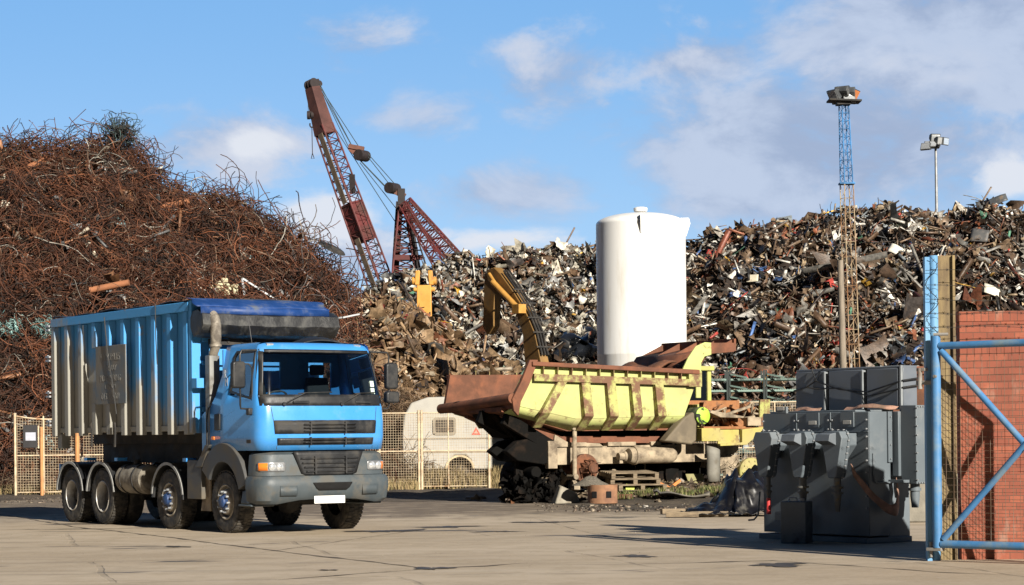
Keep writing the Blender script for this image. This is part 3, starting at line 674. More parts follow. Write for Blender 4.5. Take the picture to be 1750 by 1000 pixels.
# rear wall (two window openings) and inner floor
m = MB(); xr = -.17
m.box(xr-.02, xr+.02, -1.13, -.95, 2.1, 3.08); m.box(xr-.02, xr+.02, -.05, .5, 2.1, 3.08); m.box(xr-.02, xr+.02, .95, 1.13, 2.1, 3.08)
m.box(xr-.02, xr+.02, -.95, -.05, 2.1, 2.36); m.box(xr-.02, xr+.02, -.95, -.05, 2.88, 3.08); m.box(xr-.02, xr+.02, .5, .95, 2.1, 2.36); m.box(xr-.02, xr+.02, .5, .95, 2.88, 3.08)
m.box(-.50, -.46, -1.18, 1.18, 1.45, 2.12); m.box(-.46, xr-.021, -1.18, 1.18, 2.08, 2.12)
m.build('rear_wall', M_blue, cab)
M_in = pm('cab_interior', (.03, .032, .035), .8)
m = MB(); m.box(-.45, 1.2, -1.12, 1.12, 1.42, 1.46); m.box(.75, 1.22, -1.10, 1.10, 1.75, 2.13)
m.box(-.12, .5, -1.04, 1.04, 3.02, 3.06)
m.build('dashboard', M_in, cab, .02)
for y in (-.62, .62):
    m = MB(); m.box(.0, .48, y-.25, y+.25, 1.85, 2.0); m.hexa([(-.12, y-.25, 1.95), (.06, y-.25, 1.95), (.06, y+.25, 1.95), (-.12, y+.25, 1.95), (-.14, y-.2, 2.62), (-.03, y-.2, 2.62), (-.03, y+.2, 2.62), (-.14, y+.2, 2.62)]); m.box(-.12, -.02, y-.13, y+.13, 2.66, 2.84)
    m.build('seat', M_in, cab, .03)
m = MB(); c0 = Vector((.66, -.62, 2.22)); ax = Vector((-.62, 0, .78))
pts = []
for k in range(25):
    a = 2*PI*k/24; u = Vector((0, 1, 0)); v = ax.cross(u); pts.append(c0+(u*math.cos(a)+v*math.sin(a))*.23)
m.tube(pts, .017, 6, False); m.tube([c0, c0-ax*.3], .03, 8); m.tube([c0-Vector((0, .22, 0)), c0+Vector((0, .22, 0))], .015, 6)
m.build('steering_wheel', pm('grey_wheel', (.12, .12, .12), .6), cab)
# items on the dash
tag(MB().tube([(1.05, -.02, 2.19), (1.08, .62, 2.19)], .045, 10).build('paper_roll', pm('paper_roll', (.62, .64, .62), .7, dirt=(.45, .25, .15), da=.35, ds=12), cab), 'white and tan rolled papers on the dashboard')
# windscreen: glass follows the shell, with a black band and surround
def fpt(z, y, off=0):
    zs = [l[0] for l in levels]; w = np.interp(z, zs, [l[1] for l in levels]); xf = np.interp(z, zs, [l[2] for l in levels]); bu = np.interp(z, zs, [l[3] for l in levels])
    rc = .22; 
    if abs(y) <= w-rc: return (xf-.05+bu*(1-(y/(w-rc))**2)+off, y, z)
    q = min(1, (abs(y)-(w-rc))/rc); return (xf-.05-rc+math.sqrt(max(0, rc*rc-(q*rc)**2))+off, y, z)
m = MB(); yw = lambda z: np.interp(z, [2.1, 3.05], [1.175, 1.045])
m.sheet(lambda u, v: fpt(2.28+.73*v, (2*u-1)*(yw(2.28+.73*v)-.03), .004), 24, 8)
ws = cab; m.build('windscreen', M_glass, cab)
m = MB()
m.sheet(lambda u, v: fpt(2.11+.185*v, (2*u-1)*yw(2.2), .010), 24, 3)
m.sheet(lambda u, v: fpt(2.995+.05*v, (2*u-1)*(yw(3.0)), .010), 24, 2)
for s in (-1, 1): m.sheet(lambda u, v: fpt(2.28+.73*v, s*(yw(2.28+.73*v)-.045+.055*u), .010), 3, 8)
m.build('windscreen_surround', M_black, ws, thick=.008)
m = MB()
for y in (-.48, .72):
    for z in (2.17,): 
        x = fpt(z, y)[0]; m.rbox((x+.03, y, z), (.03, .30, .045))
m.build('wash_bar', M_black, ws, .01)
for y0, y1 in ((-.78, .10), (.28, 1.02)):
    m = MB(); a = Vector(fpt(2.14, y0, .03)); b = Vector(fpt(2.32, y0+.38, .045)); m.tube([a, b], .012, 6); m.tube([Vector(fpt(2.31, y0+.05, .035))+Vector((0, .22, 0)), b, Vector(fpt(2.335, min(y1, .98), .04))], .011, 6)
    m.lathe([(0, -.02), (.03, -.02), (.03, .02), (0, .02)], tuple(a), 'x', 10)
    m.build('wiper', M_black, ws)
for z in (2.48, 2.36):
    a = fpt(z, .96, .012); tag(MB().rbox((a[0]-.0, a[1], a[2]), (.008, .085, .10), (0, -.2, .25)).build('window_sticker', pm('pale_paper', (.55, .68, .60), .6), ws), 'pale green licence disc')
# side windows and doors
for s in (-1, 1):
    wy = lambda z: float(np.interp(z, [l[0] for l in levels], [l[1] for l in levels]))
    poly = [(.20, 2.36), (.92, 2.24), (.92, 3.02), (.28, 3.02), (.20, 2.93)]
    def P3(x, z, o): return (x, s*(wy(z)+o), z)
    m = MB().add([P3(x, z, .004) for x, z in poly], [(0, 1, 2, 3, 4)]); m.build('side_window', glass_mat('side_glass', (.22, .27, .30), 1.2), cab, smooth=False); dw = cab
    m = MB(); c = (.56, 2.64); inn = [(c[0]+(x-c[0])*.93, c[1]+(z-c[1])*.93) for x, z in poly]; out = [(c[0]+(x-c[0])*1.07, c[1]+(z-c[1])*1.05) for x, z in poly]
    V = [P3(x, z, .012) for x, z in out]+[P3(x, z, .012) for x, z in inn]; m.add(V, [(i, (i+1) % 5, 5+(i+1) % 5, 5+i) for i in range(5)]); m.build('window_seal', M_black, dw, thick=.01)
    m = MB()        # door shut-lines
    for ln in ([(1.02, 3.05), (1.02, 2.12), (1.02, 1.40)], [(.11, 3.06), (.10, 2.30), (-.12, 2.08), (-.30, 1.93), (-.36, 1.70)]):
        m.tube([P3(x, z, .001) for x, z in ln], .006, 4)
    m.tube([P3(-.2, 1.88, .002), P3(.4, 2.05, .002), P3(.8, 2.22, .002)], .005, 4)
    m.build('door_seam', M_dark, cab)
    m = MB().box(-.30, -.10, s*1.212, s*1.25, 1.72, 2.0); m.build('door_handle', M_black, cab, .02)
    MB().box(.82, .97, s*1.214, s*1.222, 1.50, 1.56).build('model_badge', M_dark, cab)
    tag(MB().box(-.44, -.33, s*1.21, s*1.235, 1.56, 1.62).build('side_marker', M_orange_light, cab, .01))
Mw = pm('white_letter', (.5, .55, .62), .6)
text_mesh('lettering', 'R', .20, Mw, cab, Matrix.Translation((-.05, -1.155, 2.66)) @ RX, .8); text_mesh('lettering', 'M', .20, Mw, cab, Matrix.Translation((.03, -1.172, 2.52)) @ RX, .8)
# mirrors
for s in (-1, 1):
    m = MB(); y = s*1.42
    m.tube([(.95, s*1.08, 3.03), (1.0, y*.98, 3.02), (1.0, y, 2.95), (1.0, y, 2.62)], .016, 8)
    m.tube([(1.0, y, 2.62), (1.0, y, 2.12), (.98, s*1.40, 2.07), (.97, s*1.2, 2.06)], .016, 8)
    if s < 0: m.tube([(1.0, y+.05, 2.80), (.98, -1.25, 2.80), (.98, -1.19, 2.74), (.98, -1.19, 2.2)], .013, 6)
    arm = m.build('mirror_arm', M_black, T)
    m = MB(); yc = s*1.46
    m.prism(rrect(yc-.12, yc+.12, 2.40, 2.84, .05), 'x', .95, 1.06); m.build('mirror', M_black, arm, .03, seg=3)
    if s > 0:
        m = MB(); m.prism(rrect(yc-.13, yc+.13, 2.16, 2.36, .05), 'x', .95, 1.08); m.build('wide_angle_mirror', M_black, arm, .03, seg=3)
    else:
        m = MB(); m.rbox((.98, -1.24, 2.02), (.10, .10, .12)); m.build('kerb_mirror', M_black, arm, .02)
# roof furniture
m = MB()
for y in (-.86, .80): m.rbox((.98, y, 3.125), (.05, .12, .035), (0, .35, 0))
m.build('roof_marker_light', M_lens, cab)
m = MB(); m.prism([(-.10, 0), (.0, .08), (.25, .15), (.55, .16), (.72, .10), (.80, 0)], 'y', 0, .01); m = MB()
m.sheet(lambda u, v: (.0+.50*v, .02+.84*u, 3.165+.13*math.sin(u*PI)**.6*math.sin((.12+.80*v)*PI)**.5), 16, 8)
m.build('roof_hatch', M_black, cab, thick=.02)
MB().tube([(.55, -.95, 3.1), (.50, -1.0, 3.62)], .006, 5).build('aerial', M_black, cab)
# front panels: grille bands
def fband(z0, z1, y0, y1, off, name, mat, par, zin=0):
    m = MB().sheet(lambda u, v: fpt(z0+(z1-z0)*v, (y0+zin*(v))+((y1-zin*v)-(y0+zin*v))*u, off), 24, 3)
    return m.build(name, mat, par, thick=.012)
fr = fband(1.655, 1.865, -.95, .95, .022, 'grille', M_black, T, -.02); fband(1.470, 1.580, -.90, .90, .022, 'grille', M_black, T, -.01)
def slats(zs, y0, y1, off, par, t=.016, d=.04):
    m = MB()
    for z in zs:
        m.sheet(lambda u, v: (fpt(z, y0+(y1-y0)*u, off)[0]+d*(v-.5), y0+(y1-y0)*u, z+t*(v-.5)*1.5), 16, 1)
    for y in (y0+.12, y1-.2): 
        x = fpt(zs[0], y, off)[0]; m.box(x-.01, x+.02, y-.008, y+.008, min(zs)-.04, max(zs)+.04)
    m.build('slat', M_black, par, thick=.014)
slats((1.80, 1.745, 1.69), -.46, .52, .045, fr); slats((1.55, 1.50), -.46, .52, .045, fr)
m = MB()     # panel shut lines at the sides of the front panel
for s in (-1, 1): m.tube([fpt(2.09, s*1.00, .004), fpt(1.86, s*.965, .004), fpt(1.40, s*.905, .004)], .006, 4)
m.tube([fpt(1.868, y, .004) for y in np.linspace(-.96, .96, 14)], .005, 4)
m.build('panel_seam', M_dark, cab)
# --- bumper
def bplan(z, grow=0, w=1.24, xf=1.42, rc=.28, nn=12):
    p = [(.86, -w), (1.0, -w)]; cx = xf-.06-rc
    for k in range(1, 7): a = R(90*k/7); p.append((cx+rc*math.sin(a), -w+rc-rc*math.cos(a)))
    for y in np.linspace(-w+rc, 0, 6): p.append((xf-.06+.06*(1-(y/(w-rc))**2), y))
    return p+[(x, -y) for x, y in p[-2::-1]]
def blo(levs, name, mat, par, skip=None, **kw):
    m = MB(); rr = [[(x, y, z+dz(y)) for x, y in bplan(z, w=w, xf=xf)] for z, w, xf, dz in levs]; k_ = len(rr[0])
    for r_ in rr: m.v.extend(r_)
    for i in range(len(rr)-1):
        for k in range(k_-1):
            if skip and skip(i, rr[i][k], rr[i][k+1]): continue
            m.f.append((i*k_+k, i*k_+k+1, (i+1)*k_+k+1, (i+1)*k_+k))
    m.f.append(tuple(len(rr)*k_-k_+k for k in range(k_))); return m.build(name, mat, par, thick=.0, **kw)
z0 = lambda y: 0
lowcut = lambda y: .07*max(0, 1-(abs(y)/.85)**4)
bump = blo([(.50, 1.20, 1.36, lowcut), (.56, 1.25, 1.42, lowcut), (.78, 1.27, 1.46, z0), (.90, 1.265, 1.45, z0), (.955, 1.24, 1.41, z0), (.96, 1.22, 1.39, z0)], 'bumper', M_grey_panel, T)
blo([(.965, 1.215, 1.37, z0), (1.20, 1.205, 1.355, z0), (1.31, 1.19, 1.34, z0), (1.355, 1.13, 1.28, z0)], 'bumper_upper', M_grey_panel, bump)
def bx(z, y, off): 
    w, xf, rc = 1.21, 1.36, .28
    if z < .96: w, xf = 1.27, 1.46
    if abs(y) <= w-rc: return (xf-.06+.06*(1-(y/(w-rc))**2)+off, y, z)
    q = min(.999, (abs(y)-(w-rc))/rc); return (xf-.06-rc+rc*math.sqrt(1-q*q)+off, y, z)
def patch(poly_rows, name, mat, par, off, th=.02):
    """rows: (z, y0, y1)"""
    m = MB(); n = 16
    for z, a, b in poly_rows:
        for i in range(n+1): m.v.append(bx(z, a+(b-a)*i/n, off))
    for j in range(len(poly_rows)-1):
        for i in range(n): k = j*(n+1)+i; m.f.append((k, k+1, k+n+2, k+n+1))
    return m.build(name, mat, par, thick=th)
gr = patch([(.97, -.42, .47), (1.0, -.50, .55), (1.15, -.56, .60), (1.30, -.62, .66), (1.36, -.64, .68)], 'lower_grille', M_black, T, .012, .03)
m = MB()
for z, a, b in ((1.25, -.52, .57), (1.175, -.50, .55), (1.105, -.46, .51), (1.035, -.42, .47)):
    m.sheet(lambda u, v: (bx(1.1, a+(b-a)*u, .055)[0]-.05*v, a+(b-a)*u, z-.035*v), 16, 1)
for y in (-.26, .32): m.box(1.38, 1.425, y-.01, y+.01, 1.0, 1.27)
m.build('slat', M_black, gr, thick=.014)
m = MB(); 
patch([(.72, -.22, .30), (.76, -.28, .36), (.83, -.33, .41), (.845, -.33, .41)], 'air_intake', pm('void_black', (.004, .004, .004), .9), bump, .004, .01)
for s in (-1, 1):
    for y in (.62,): patch([(.64, s*y, s*(y+.30)), (.80, s*y, s*(y+.30))], 'bumper_cover', M_grey_panel, bump, .004, .008)
# headlights
for s in (-1, 1):
    rows = [(1.035, s*.80, s*1.17), (1.06, s*.775, s*1.195), (1.17, s*.775, s*1.19), (1.19, s*.80, s*1.17)]
    h = patch(rows, 'headlight', pm('lamp_housing', (.30, .31, .32), .3, metal=.5), T, .006, .02)
    m = MB()
    for y in (.87, 1.00): 
        c = bx(1.11, s*y, .012); m.lathe([(0, .028), (.03, .026), (.055, .012), (.068, 0), (.06, -.01)], c, 'x', 20)
    m.build('lamp_lens', M_lens, h)
    patch([(1.05, s*1.075, s*1.185), (1.175, s*1.075, s*1.185)], 'indicator', M_orange_light, h, .016, .012)
pl = MB().box(1.475, 1.49, -.33, .25, .50, .625).build('number_plate', pm('plate_white', (.86, .86, .84), .4, var=.01), T, .005)
# --- wheel arch, steps and side boxes, mudguards
def arch(xc, r0, r1, a0, a1, y0, y1, n=18, zc=.53, sq=1.0):
    m = MB()
    pts = [(R(a0+(a1-a0)*i/n)) for i in range(n+1)]
    for a in pts:
        for r_ in (r0, r1):
            for y in (y0, y1): m.v.append((xc+r_*math.cos(a)*sq, y, zc+r_*math.sin(a)))
    for i in range(n):
        b, c = i*4, (i+1)*4
        for p, q in ((0, 1), (1, 3), (3, 2), (2, 0)): m.f.append((b+p, b+q, c+q, c+p))
    m.f.append((0, 1, 3, 2)); m.f.append((n*4, n*4+1, n*4+3, n*4+2)); return m
for s in (-1, 1):
    a = arch(0, .66, .98, 18, 148, s*.78, s*1.255, sq=.92); fa = a.build('front_mudguard', M_grey_panel if s > 0 else pm('arch_grey', (.06, .064, .068), .6, dirt=(.10, .09, .075), da=.45), T, .012)
    m = MB(); m.hexa([(.62, s*.85, .50), (.95, s*.85, .50), (.95, s*1.24, .50), (.62, s*1.24, .50), (.66, s*.85, .72), (.92, s*.85, .72), (.92, s*1.22, .72), (.66, s*1.22, .72)])
    m.box(.55, 1.0, s*.8, s*1.25, .46, .497); m.box(.64, .90, s*.9, s*1.18, .95, 1.0); m.box(.78, .88, s*.85, s*1.0, .72, 1.30); m.build('step', M_grey_panel, T, .02)
    for xc in (-2.15, -5.02, -6.45):
        mg = arch(xc, .60, .635, 8 if xc < -3 else 0, 172 if xc < -3 else 178, s*.62, s*1.24).build('mudguard', M_black, T)
        arch(xc, .60, .65, 8, 172, s*1.24, s*1.252).build('edge_trim', pm('trim_grey', (.35, .35, .33), .6), mg)
    m = MB(); m.box(-1.35, -.80, s*.85, s*1.24, .55, 1.22); m.hexa([(-1.0, s*1.0, 1.1), (-.75, s*1.0, 1.1), (-.75, s*1.26, 1.1), (-1.0, s*1.26, 1.1), (-.62, s*1.0, 1.48), (-.45, s*1.0, 1.48), (-.45, s*1.26, 1.48), (-.62, s*1.26, 1.48)]); m.build('side_box', pm('box_grey', (.075, .075, .072), .6, dirt=(.14, .12, .09), da=.5), T, .012)
MB().prism([(-.98, .35), (-.62, .35), (-.62, 1.05), (-.80, 1.08)], 'y', -1.16, -1.13).build('mud_flap', M_tansteel, T)
m = MB(); m.lathe([(0, -.55), (.22, -.55), (.27, -.50), (.27, .50), (.22, .55), (0, .55)], (-3.82, -.98, .86), 'x', 24)
ft = m.build('fuel_tank', pm('dusty_tank', (.26, .235, .19), .8, dirt=(.13, .11, .085), da=.45, ds=5, bump=.2), T)
m = MB()
for x in (-4.12, -3.60): m.lathe([(.274, -.02), (.288, -.02), (.288, .02), (.274, .02)], (x, -.98, .86), 'x', 24, True)
m.lathe([(.06, 0), (.06, .09), (.0, .09)], (-3.9, -1.0, 1.12), 'z', 12); m.build('tank_strap', M_dark, ft)
m = MB(); m.prism([(-.93, 1.2), (-.62, 1.2), (-.62, 1.85), (-.68, 2.0), (-.80, 2.06), (-.93, 1.98)], 'y', -1.17, -.92); m.build('filter_housing', M_blue, T, .03)
for s in (-1, 1):
    m = MB(); m.box(-7.25, -7.16, s*1.0-.12, s*1.0+.12, .92, 1.12); m.build('rear_light', M_galv if s > 0 else M_blue, T, .01)
for x in (-5.85, -4.45, -1.6): MB().box(x, x+.13, -1.2, -1.0, 1.19, 1.25).build('blue_bracket', M_blue, T)
# exhaust stack
m = MB(); m.prism([(-.76, -1.17), (-.60, -1.17), (-.57, -1.07), (-.60, -.97), (-.76, -.97)], 'z', 1.25, 3.0)
ex = m.build('exhaust_shield', pm('shield_grey', (.20, .20, .19), .5, metal=.3, dirt=(.12, .10, .08), da=.4), T, .01)
m = MB(); m.tube([(-.68, -1.07, 2.9), (-.64, -1.07, 3.04), (-.56, -1.07, 3.14), (-.54, -1.07, 3.3), (-.54, -1.07, 3.50), (-.58, -1.07, 3.62), (-.68, -1.07, 3.70), (-.76, -1.07, 3.72)], [.075, .075, .08, .088, .088, .09, .09, .09], 16, False)
m.lathe([(.083, -.02), (.10, -.02), (.10, .02), (.083, .02)], (-.555, -1.07, 3.17), 'z', 16, True)
m.build('exhaust_pipe', pm('sooty_pipe', (.36, .32, .26), .5, metal=.3, dirt=(.14, .12, .10), da=.5, ds=6), ex, thick=.008)
m = MB(); m.tube([(-.60, -1.22, 1.3), (-.58, -1.24, 1.9), (-.55, -1.22, 2.1), (-.4, -1.18, 2.2)], .014, 6)
m.build('air_hose', M_black, T)

# --- wheels
def wheel(kind):
    root = bpy.data.objects.new('wheel', None); COL.objects.link(root); root.parent = T
    pro = [(.285, -.13), (.31, -.14), (.42, -.155), (.49, -.145), (.516, -.115), (.522, -.06), (.523, 0), (.522, .06), (.516, .115), (.49, .145), (.42, .155), (.31, .14), (.285, .13)]
    m = MB().lathe(pro, (0, 0, 0), 'y', 56)
    for i in range(46):
        for q, (y0_, y1_, da) in enumerate(((-.135, -.05, 0), (-.035, .035, .5), (.05, .135, 0))):
            a = 2*PI*(i+da)/46; c_, s_ = math.cos(a), math.sin(a)
            m.rbox((c_*.521, (y0_+y1_)/2, s_*.521), (.022, (y1_-y0_), .045), (0, -a, .0))
    off = 0
    ty = m.build('tyre', M_rubber, root)
    if kind == 'rear':
        m2 = MB(); m2.lathe(pro, (0, .34, 0), 'y', 56); m2.build('tyre', M_rubber, root)
        m = MB().lathe([(.30, -.135), (.285, -.145), (.275, -.12), (.265, -.02), (.262, .08)], (0, 0, 0), 'y', 40)
        m.build('rim', pm('dusty_rim', (.62, .60, .56), .35, metal=.3, dirt=(.20, .17, .13), da=.38), root, thick=.008)
        MB().lathe([(.262, .06), (.20, .11), (.11, .10), (.10, -.02), (.08, -.04), (0, -.04)], (0, 0, 0), 'y', 32).build('hub', M_dark, root)  # dark disc paints the shade inside the deep rear rim
        m = MB()
        for k in range(10):
            a = 2*PI*k/10; m.tube([(math.cos(a)*.17, .12, math.sin(a)*.17), (math.cos(a)*.17, .07, math.sin(a)*.17)], .014, 6)
        m.build('wheel_nut', M_dark, root)
    else:
        m = MB().lathe([(.30, -.135), (.285, -.145), (.27, -.13), (.262, -.06), (.235, -.05), (.215, -.10), (.20, -.15), (.15, -.165), (.135, -.15), (.13, -.10)], (0, 0, 0), 'y', 40)
        m.build('rim', pm('cream_rim', (.42, .38, .31), .6, dirt=(.16, .12, .09), da=.44), root, thick=.01)
        m = MB().lathe([(.14, -.10), (.135, -.17), (.10, -.20), (.095, -.23), (.06, -.25), (0, -.25)], (0, 0, 0), 'y', 24)
        m.build('hub', pm('hub_blue', (.02, .05, .14), .5, dirt=(.12, .10, .08), da=.38, ds=8), root)
        m = MB()
        for k in range(10):
            a = 2*PI*k/10; m.tube([(math.cos(a)*.172, -.15, math.sin(a)*.172), (math.cos(a)*.172, -.215, math.sin(a)*.172)], .019, 6)
        m.build('wheel_nut', M_galv, root)
    return root
wf, wr = wheel('front'), wheel('rear'); used = set()
for x, kd in ((0, wf), (-2.15, wf), (-5.02, wr), (-6.45, wr)):
    for s in (-1, 1):
        o = kd if id(kd) not in used else copy_tree(kd, T); used.add(id(kd))
        o.location = (x, s*1.05, .523); o.rotation_euler = (0, random.uniform(0, 3) if s < 0 else random.uniform(0, 3), 0 if s < 0 else PI)
# ================================================================== WRECKED DUMP TRUCK (x forward = picture right and away, y = away)
D = empty('dump_truck', (.21, 48.5, 0), R(30), 'wrecked wheel-less lime-yellow quarry dump truck with rusty body propped in the yard', 'dump truck')
def lime(name, da2, ds2=2.4, col=(.50, .56, .19)): return pm(name, col, .6, var=.10, vs=1.5, dirt=(.40, .34, .16), da=.42, dw=.22, ds=1.3, dirt2=(.17, .085, .045), da2=da2-.02, ds2=ds2, bump=.15)
M_lime = lime('lime_paint', .40, 4); M_lime_rusty = lime('lime_paint_rusty', .55, 3.4, (.42, .44, .13)); 
M_drust = pm('dump_rust', (.20, .075, .038), .8, var=.22, vs=2, dirt=(.12, .05, .028), da=.48, ds=2.2, dirt2=(.26, .12, .06), da2=.33, bump=.2)
db = MB()
for y0, y1, xr_, zr_ in ((0, .05, .22, 3.26), (3.05, 3.10, -.2, 3.03)):
    db.prism([(xr_, zr_), (4.9, 3.10), (4.86, 2.7), (4.56, 2.02), (1.5, 1.96), (.05, 2.24), (-.30, 2.34)], 'y', y0, y1)
side = db.build('dump_body', M_lime, D, .006)
m = MB(); m.prism([(-.32, 2.24), (1.5, 1.76), (4.5, 1.74), (4.86, 3.06), (4.90, 3.06), (4.56, 1.68), (1.45, 1.68), (-.32, 2.14)], 'y', .34, 2.76)
for y in (.7, 1.5, 2.4): m.beam((-.1, y, 2.10), (1.4, y, 1.50), .16, .16); m.beam((1.4, y, 1.48), (4.6, y, 1.45), .16, .16)
m.build('floor_plate', M_drust, side)
m = MB()    # chamfered underside
for a, b in ((0.02, .35), (3.08, 2.75)):
    m.add([(1.5, a, 1.965), (4.56, a, 2.025), (4.50, b, 1.74), (1.5, b, 1.70)], [(0, 1, 2, 3)])
    m.add([(-.1, a, 2.27), (1.5, a, 1.965), (1.5, b, 1.70), (-.25, b, 2.12)], [(0, 1, 2, 3)])
    m.add([(4.56, a, 2.02), (4.86, a, 3.08), (4.86, b, 3.06), (4.52, b, 1.75)], [(0, 1, 2, 3)])
m.build('lower_chamfer', lime('lime_paint_dirty', .42, 3), side, thick=.03)
# top rail with pocket ribs
m = MB()
for y0, y1, s, xr_, dz_ in ((-.16, .0, -1, .24, 0), (3.104, 3.26, 1, -.2, -.22)):
    m.hexa([(xr_, y0, 3.19+dz_), (4.92, y0, 3.02), (4.92, y1, 3.02), (xr_, y1, 3.19+dz_), (xr_, y0, 3.29+dz_), (4.92, y0, 3.13), (4.92, y1, 3.13), (xr_, y1, 3.29+dz_)])
m.build('top_rim', M_drust, side, .015)
m = MB()
for y0, y1 in ((-.12, -.003), (3.103, 3.22)):
    m.hexa([(.30, y0, 2.84), (4.80, y0, 2.74), (4.80, y1, 2.74), (.30, y1, 2.84), (.30, y0, 3.01), (4.80, y0, 2.90), (4.80, y1, 2.90), (.30, y1, 3.01)])
    for i in range(11):
        x = .55+i*.385; z = 3.185-.036*(x-.3); m.add([(x-.012, y1, z-.20), (x+.012, y1, z-.20), (x+.012, y1, z), (x-.012, y1, z), (x-.012, y0, z-.19), (x+.012, y0, z-.19), (x+.012, y0-.02 if y0 < 0 else y0, z), (x-.012, y0-.02 if y0 < 0 else y0, z)], [(0, 3, 2, 1), (4, 5, 6, 7), (0, 1, 5, 4), (1, 2, 6, 5), (2, 3, 7, 6), (3, 0, 4, 7)])
m.box(4.62, 5.0, -.13, -.002, 2.72, 3.10)
m.build('side_rail', M_lime_rusty, side, .006)
# bolster ribs, bent under the chamfer
for y, s in ((0, -1), (3.1, 1)):
    for x0_, x1_ in ((1.06, .58), (1.70, 1.76), (2.40, 2.46), (3.08, 3.14), (3.76, 3.82)):
        m = MB(); a, b, w = 2.80 if x0_ > 1.2 else 2.82, 2.02, .12
        if x0_ < 1.2: b = 2.10
        o_ = y+s*.17; i_ = y+s*.003
        m.hexa([(x1_-w, o_, b), (x1_+w, o_, b), (x1_+w, i_, b), (x1_-w, i_, b), (x0_-w, o_-s*.04, a), (x0_+w, o_-s*.04, a), (x0_+w, i_, a), (x0_-w, i_, a)])
        j = y-s*.26; m.hexa([(x1_-w, j+s*.0, b-.34), (x1_+w, j+s*.0, b-.34), (x1_+w, j, b-.28), (x1_-w, j, b-.28), (x1_-w, o_, b-.002), (x1_+w, o_, b-.002), (x1_+w, i_, b-.002), (x1_-w, i_, b-.002)])
        m.build('side_rib', M_lime_rusty, side, .008)
# tail: rusty end plates, rolled lip
m = MB(); m.tube([(-.24, -.04, 2.44), (-.30, .8, 2.38), (-.40, 3.16, 2.25)], .12, 14); m.hexa([(-.20, 0, 2.2), (-.34, 3.1, 2.14), (-.30, 3.1, 2.14), (-.14, 0, 2.2), (-.24, 0, 2.56), (-.36, 3.1, 2.37), (-.32, 3.1, 2.37), (-.18, 0, 2.56)]); m.build('tail_lip', M_drust, side)
m = MB()
for y0, y1 in ((-.10, -.004),): MB().prism([(.20, 3.33), (.42, 3.33), (.20, 2.80), (-.05, 2.36), (-.12, 2.04), (-.24, 2.16), (-.28, 2.42), (-.02, 2.85)], 'y', y0, y1).build('tail_side_plate', M_drust, side, .01)
MB().prism([(-.22, 3.07), (2.9, 3.08), (2.9, 2.05), (1.5, 1.99), (.03, 2.27), (-.36, 2.36)], 'y', 3.0, 3.102).build('inner_liner', M_drust, side, .004)
m = MB(); m.tube([(-.42, 3.0, 2.30), (-.44, 2.7, 2.32), (-.44, 2.3, 2.40), (-.3, 2.0, 2.42)], .014, 5); m.build('hanging_cable', M_dark, side)
# rock canopy
m = MB(); m.add([(4.92, 0, 3.10), (5.25, 0, 3.50), (6.0, 0, 3.66), (6.0, 3.1, 3.70), (5.25, 3.1, 3.54), (4.92, 3.1, 3.14)], [(0, 1, 4, 5), (1, 2, 3, 4)])
can = m.build('canopy', M_drust, D, thick=.04)
m = MB(); m.prism([(5.0, 3.50), (6.02, 3.58), (6.04, 3.80), (5.8, 3.80), (5.0, 3.78)], 'y', -.05, -.002); m.hexa([(6.02, -.05, 3.60), (6.08, -.05, 3.60), (6.08, 3.12, 3.62), (6.02, 3.12, 3.62), (6.02, -.05, 3.90), (6.08, -.05, 3.90), (6.08, 3.12, 3.92), (6.02, 3.12, 3.92)])
for y in (.05, .8, 1.55, 2.3, 3.05): m.prism([(5.35, 3.57), (6.018, 3.68), (6.018, 3.88)], 'y', y-.02, y+.02)
m.build('canopy_rib', M_drust, can, .004)
m = MB(); m.prism([(4.45, 3.13), (4.62, 3.42), (4.85, 3.70), (5.12, 3.80), (5.30, 3.79), (5.30, 3.50), (5.10, 3.45), (5.0, 3.30), (4.98, 2.45), (4.84, 2.45), (4.84, 3.13)], 'y', -.11, -.06); m.build('canopy_bracket', lime('lime_edge', .42, 4), can, .01)
m = MB().sheet(lambda u, v: (3.0+1.7*u, .5+2.3*v, 3.02+.28*u*u+.10*math.sin(u*9+v*5)+.05*math.sin(v*17)), 14, 12); m.build('load_debris', M_rust, side, thick=.05)
# cab and front end
m = MB(); cx0, cx1, cy0, cy1 = 5.35, 6.62, 1.9, 3.0
for x, y in ((cx0, cy0), (cx1, cy0), (cx0, cy1), (cx1, cy1)): m.box(x-.06, x+.06, y-.06, y+.06, 2.3, 3.2)
m.box(cx0-.058, cx1+.058, cy0-.058, cy1+.058, 1.9, 2.42); m.box(cx0-.1, cx1+.12, cy0-.12, cy1+.1, 3.18, 3.30); m.box(5.9, 5.98, cy0-.055, cy0-.0, 2.42, 3.2)
cb = m.build('cab', lime('lime_cab', .34, 4, (.46, .52, .10)), D, .02); MB().box(cx0+.05, cx1-.05, cy0-.02, cy0-.01, 2.42, 3.18).box(cx1+.01, cx1+.02, cy0, cy1, 2.42, 3.18).build('window', glass_mat('dusty_glass', (.30, .33, .32), 2.0), cb, smooth=False)
m = MB(); m.prism([(1.0, .88), (6.0, .90), (6.6, 1.15), (6.6, 1.35), (1.0, 1.30)], 'y', .6, .75); m.prism([(1.0, .88), (6.0, .90), (6.6, 1.15), (6.6, 1.35), (1.0, 1.30)], 'y', 2.2, 2.35)
for x in (1.1, 2.6, 4.0, 5.6): m.box(x-.1, x+.1, .752, 2.198, .95, 1.25)
m.box(1.0, 1.25, .45, .62, .80, 1.45); m.box(2.2, 2.55, .57, .598, .92, 1.28); m.prism([(1.2, 1.302), (2.6, 1.302), (2.5, 1.38), (1.6, 1.42), (1.25, 1.6)], 'y', .55, .75)
for x in (1.9, 2.9, 3.3, 4.1): m.rbox((x, .66, 1.36), (random.uniform(.2, .5), .25, .10))
fm = m.build('chassis', M_tansteel, D, .015)
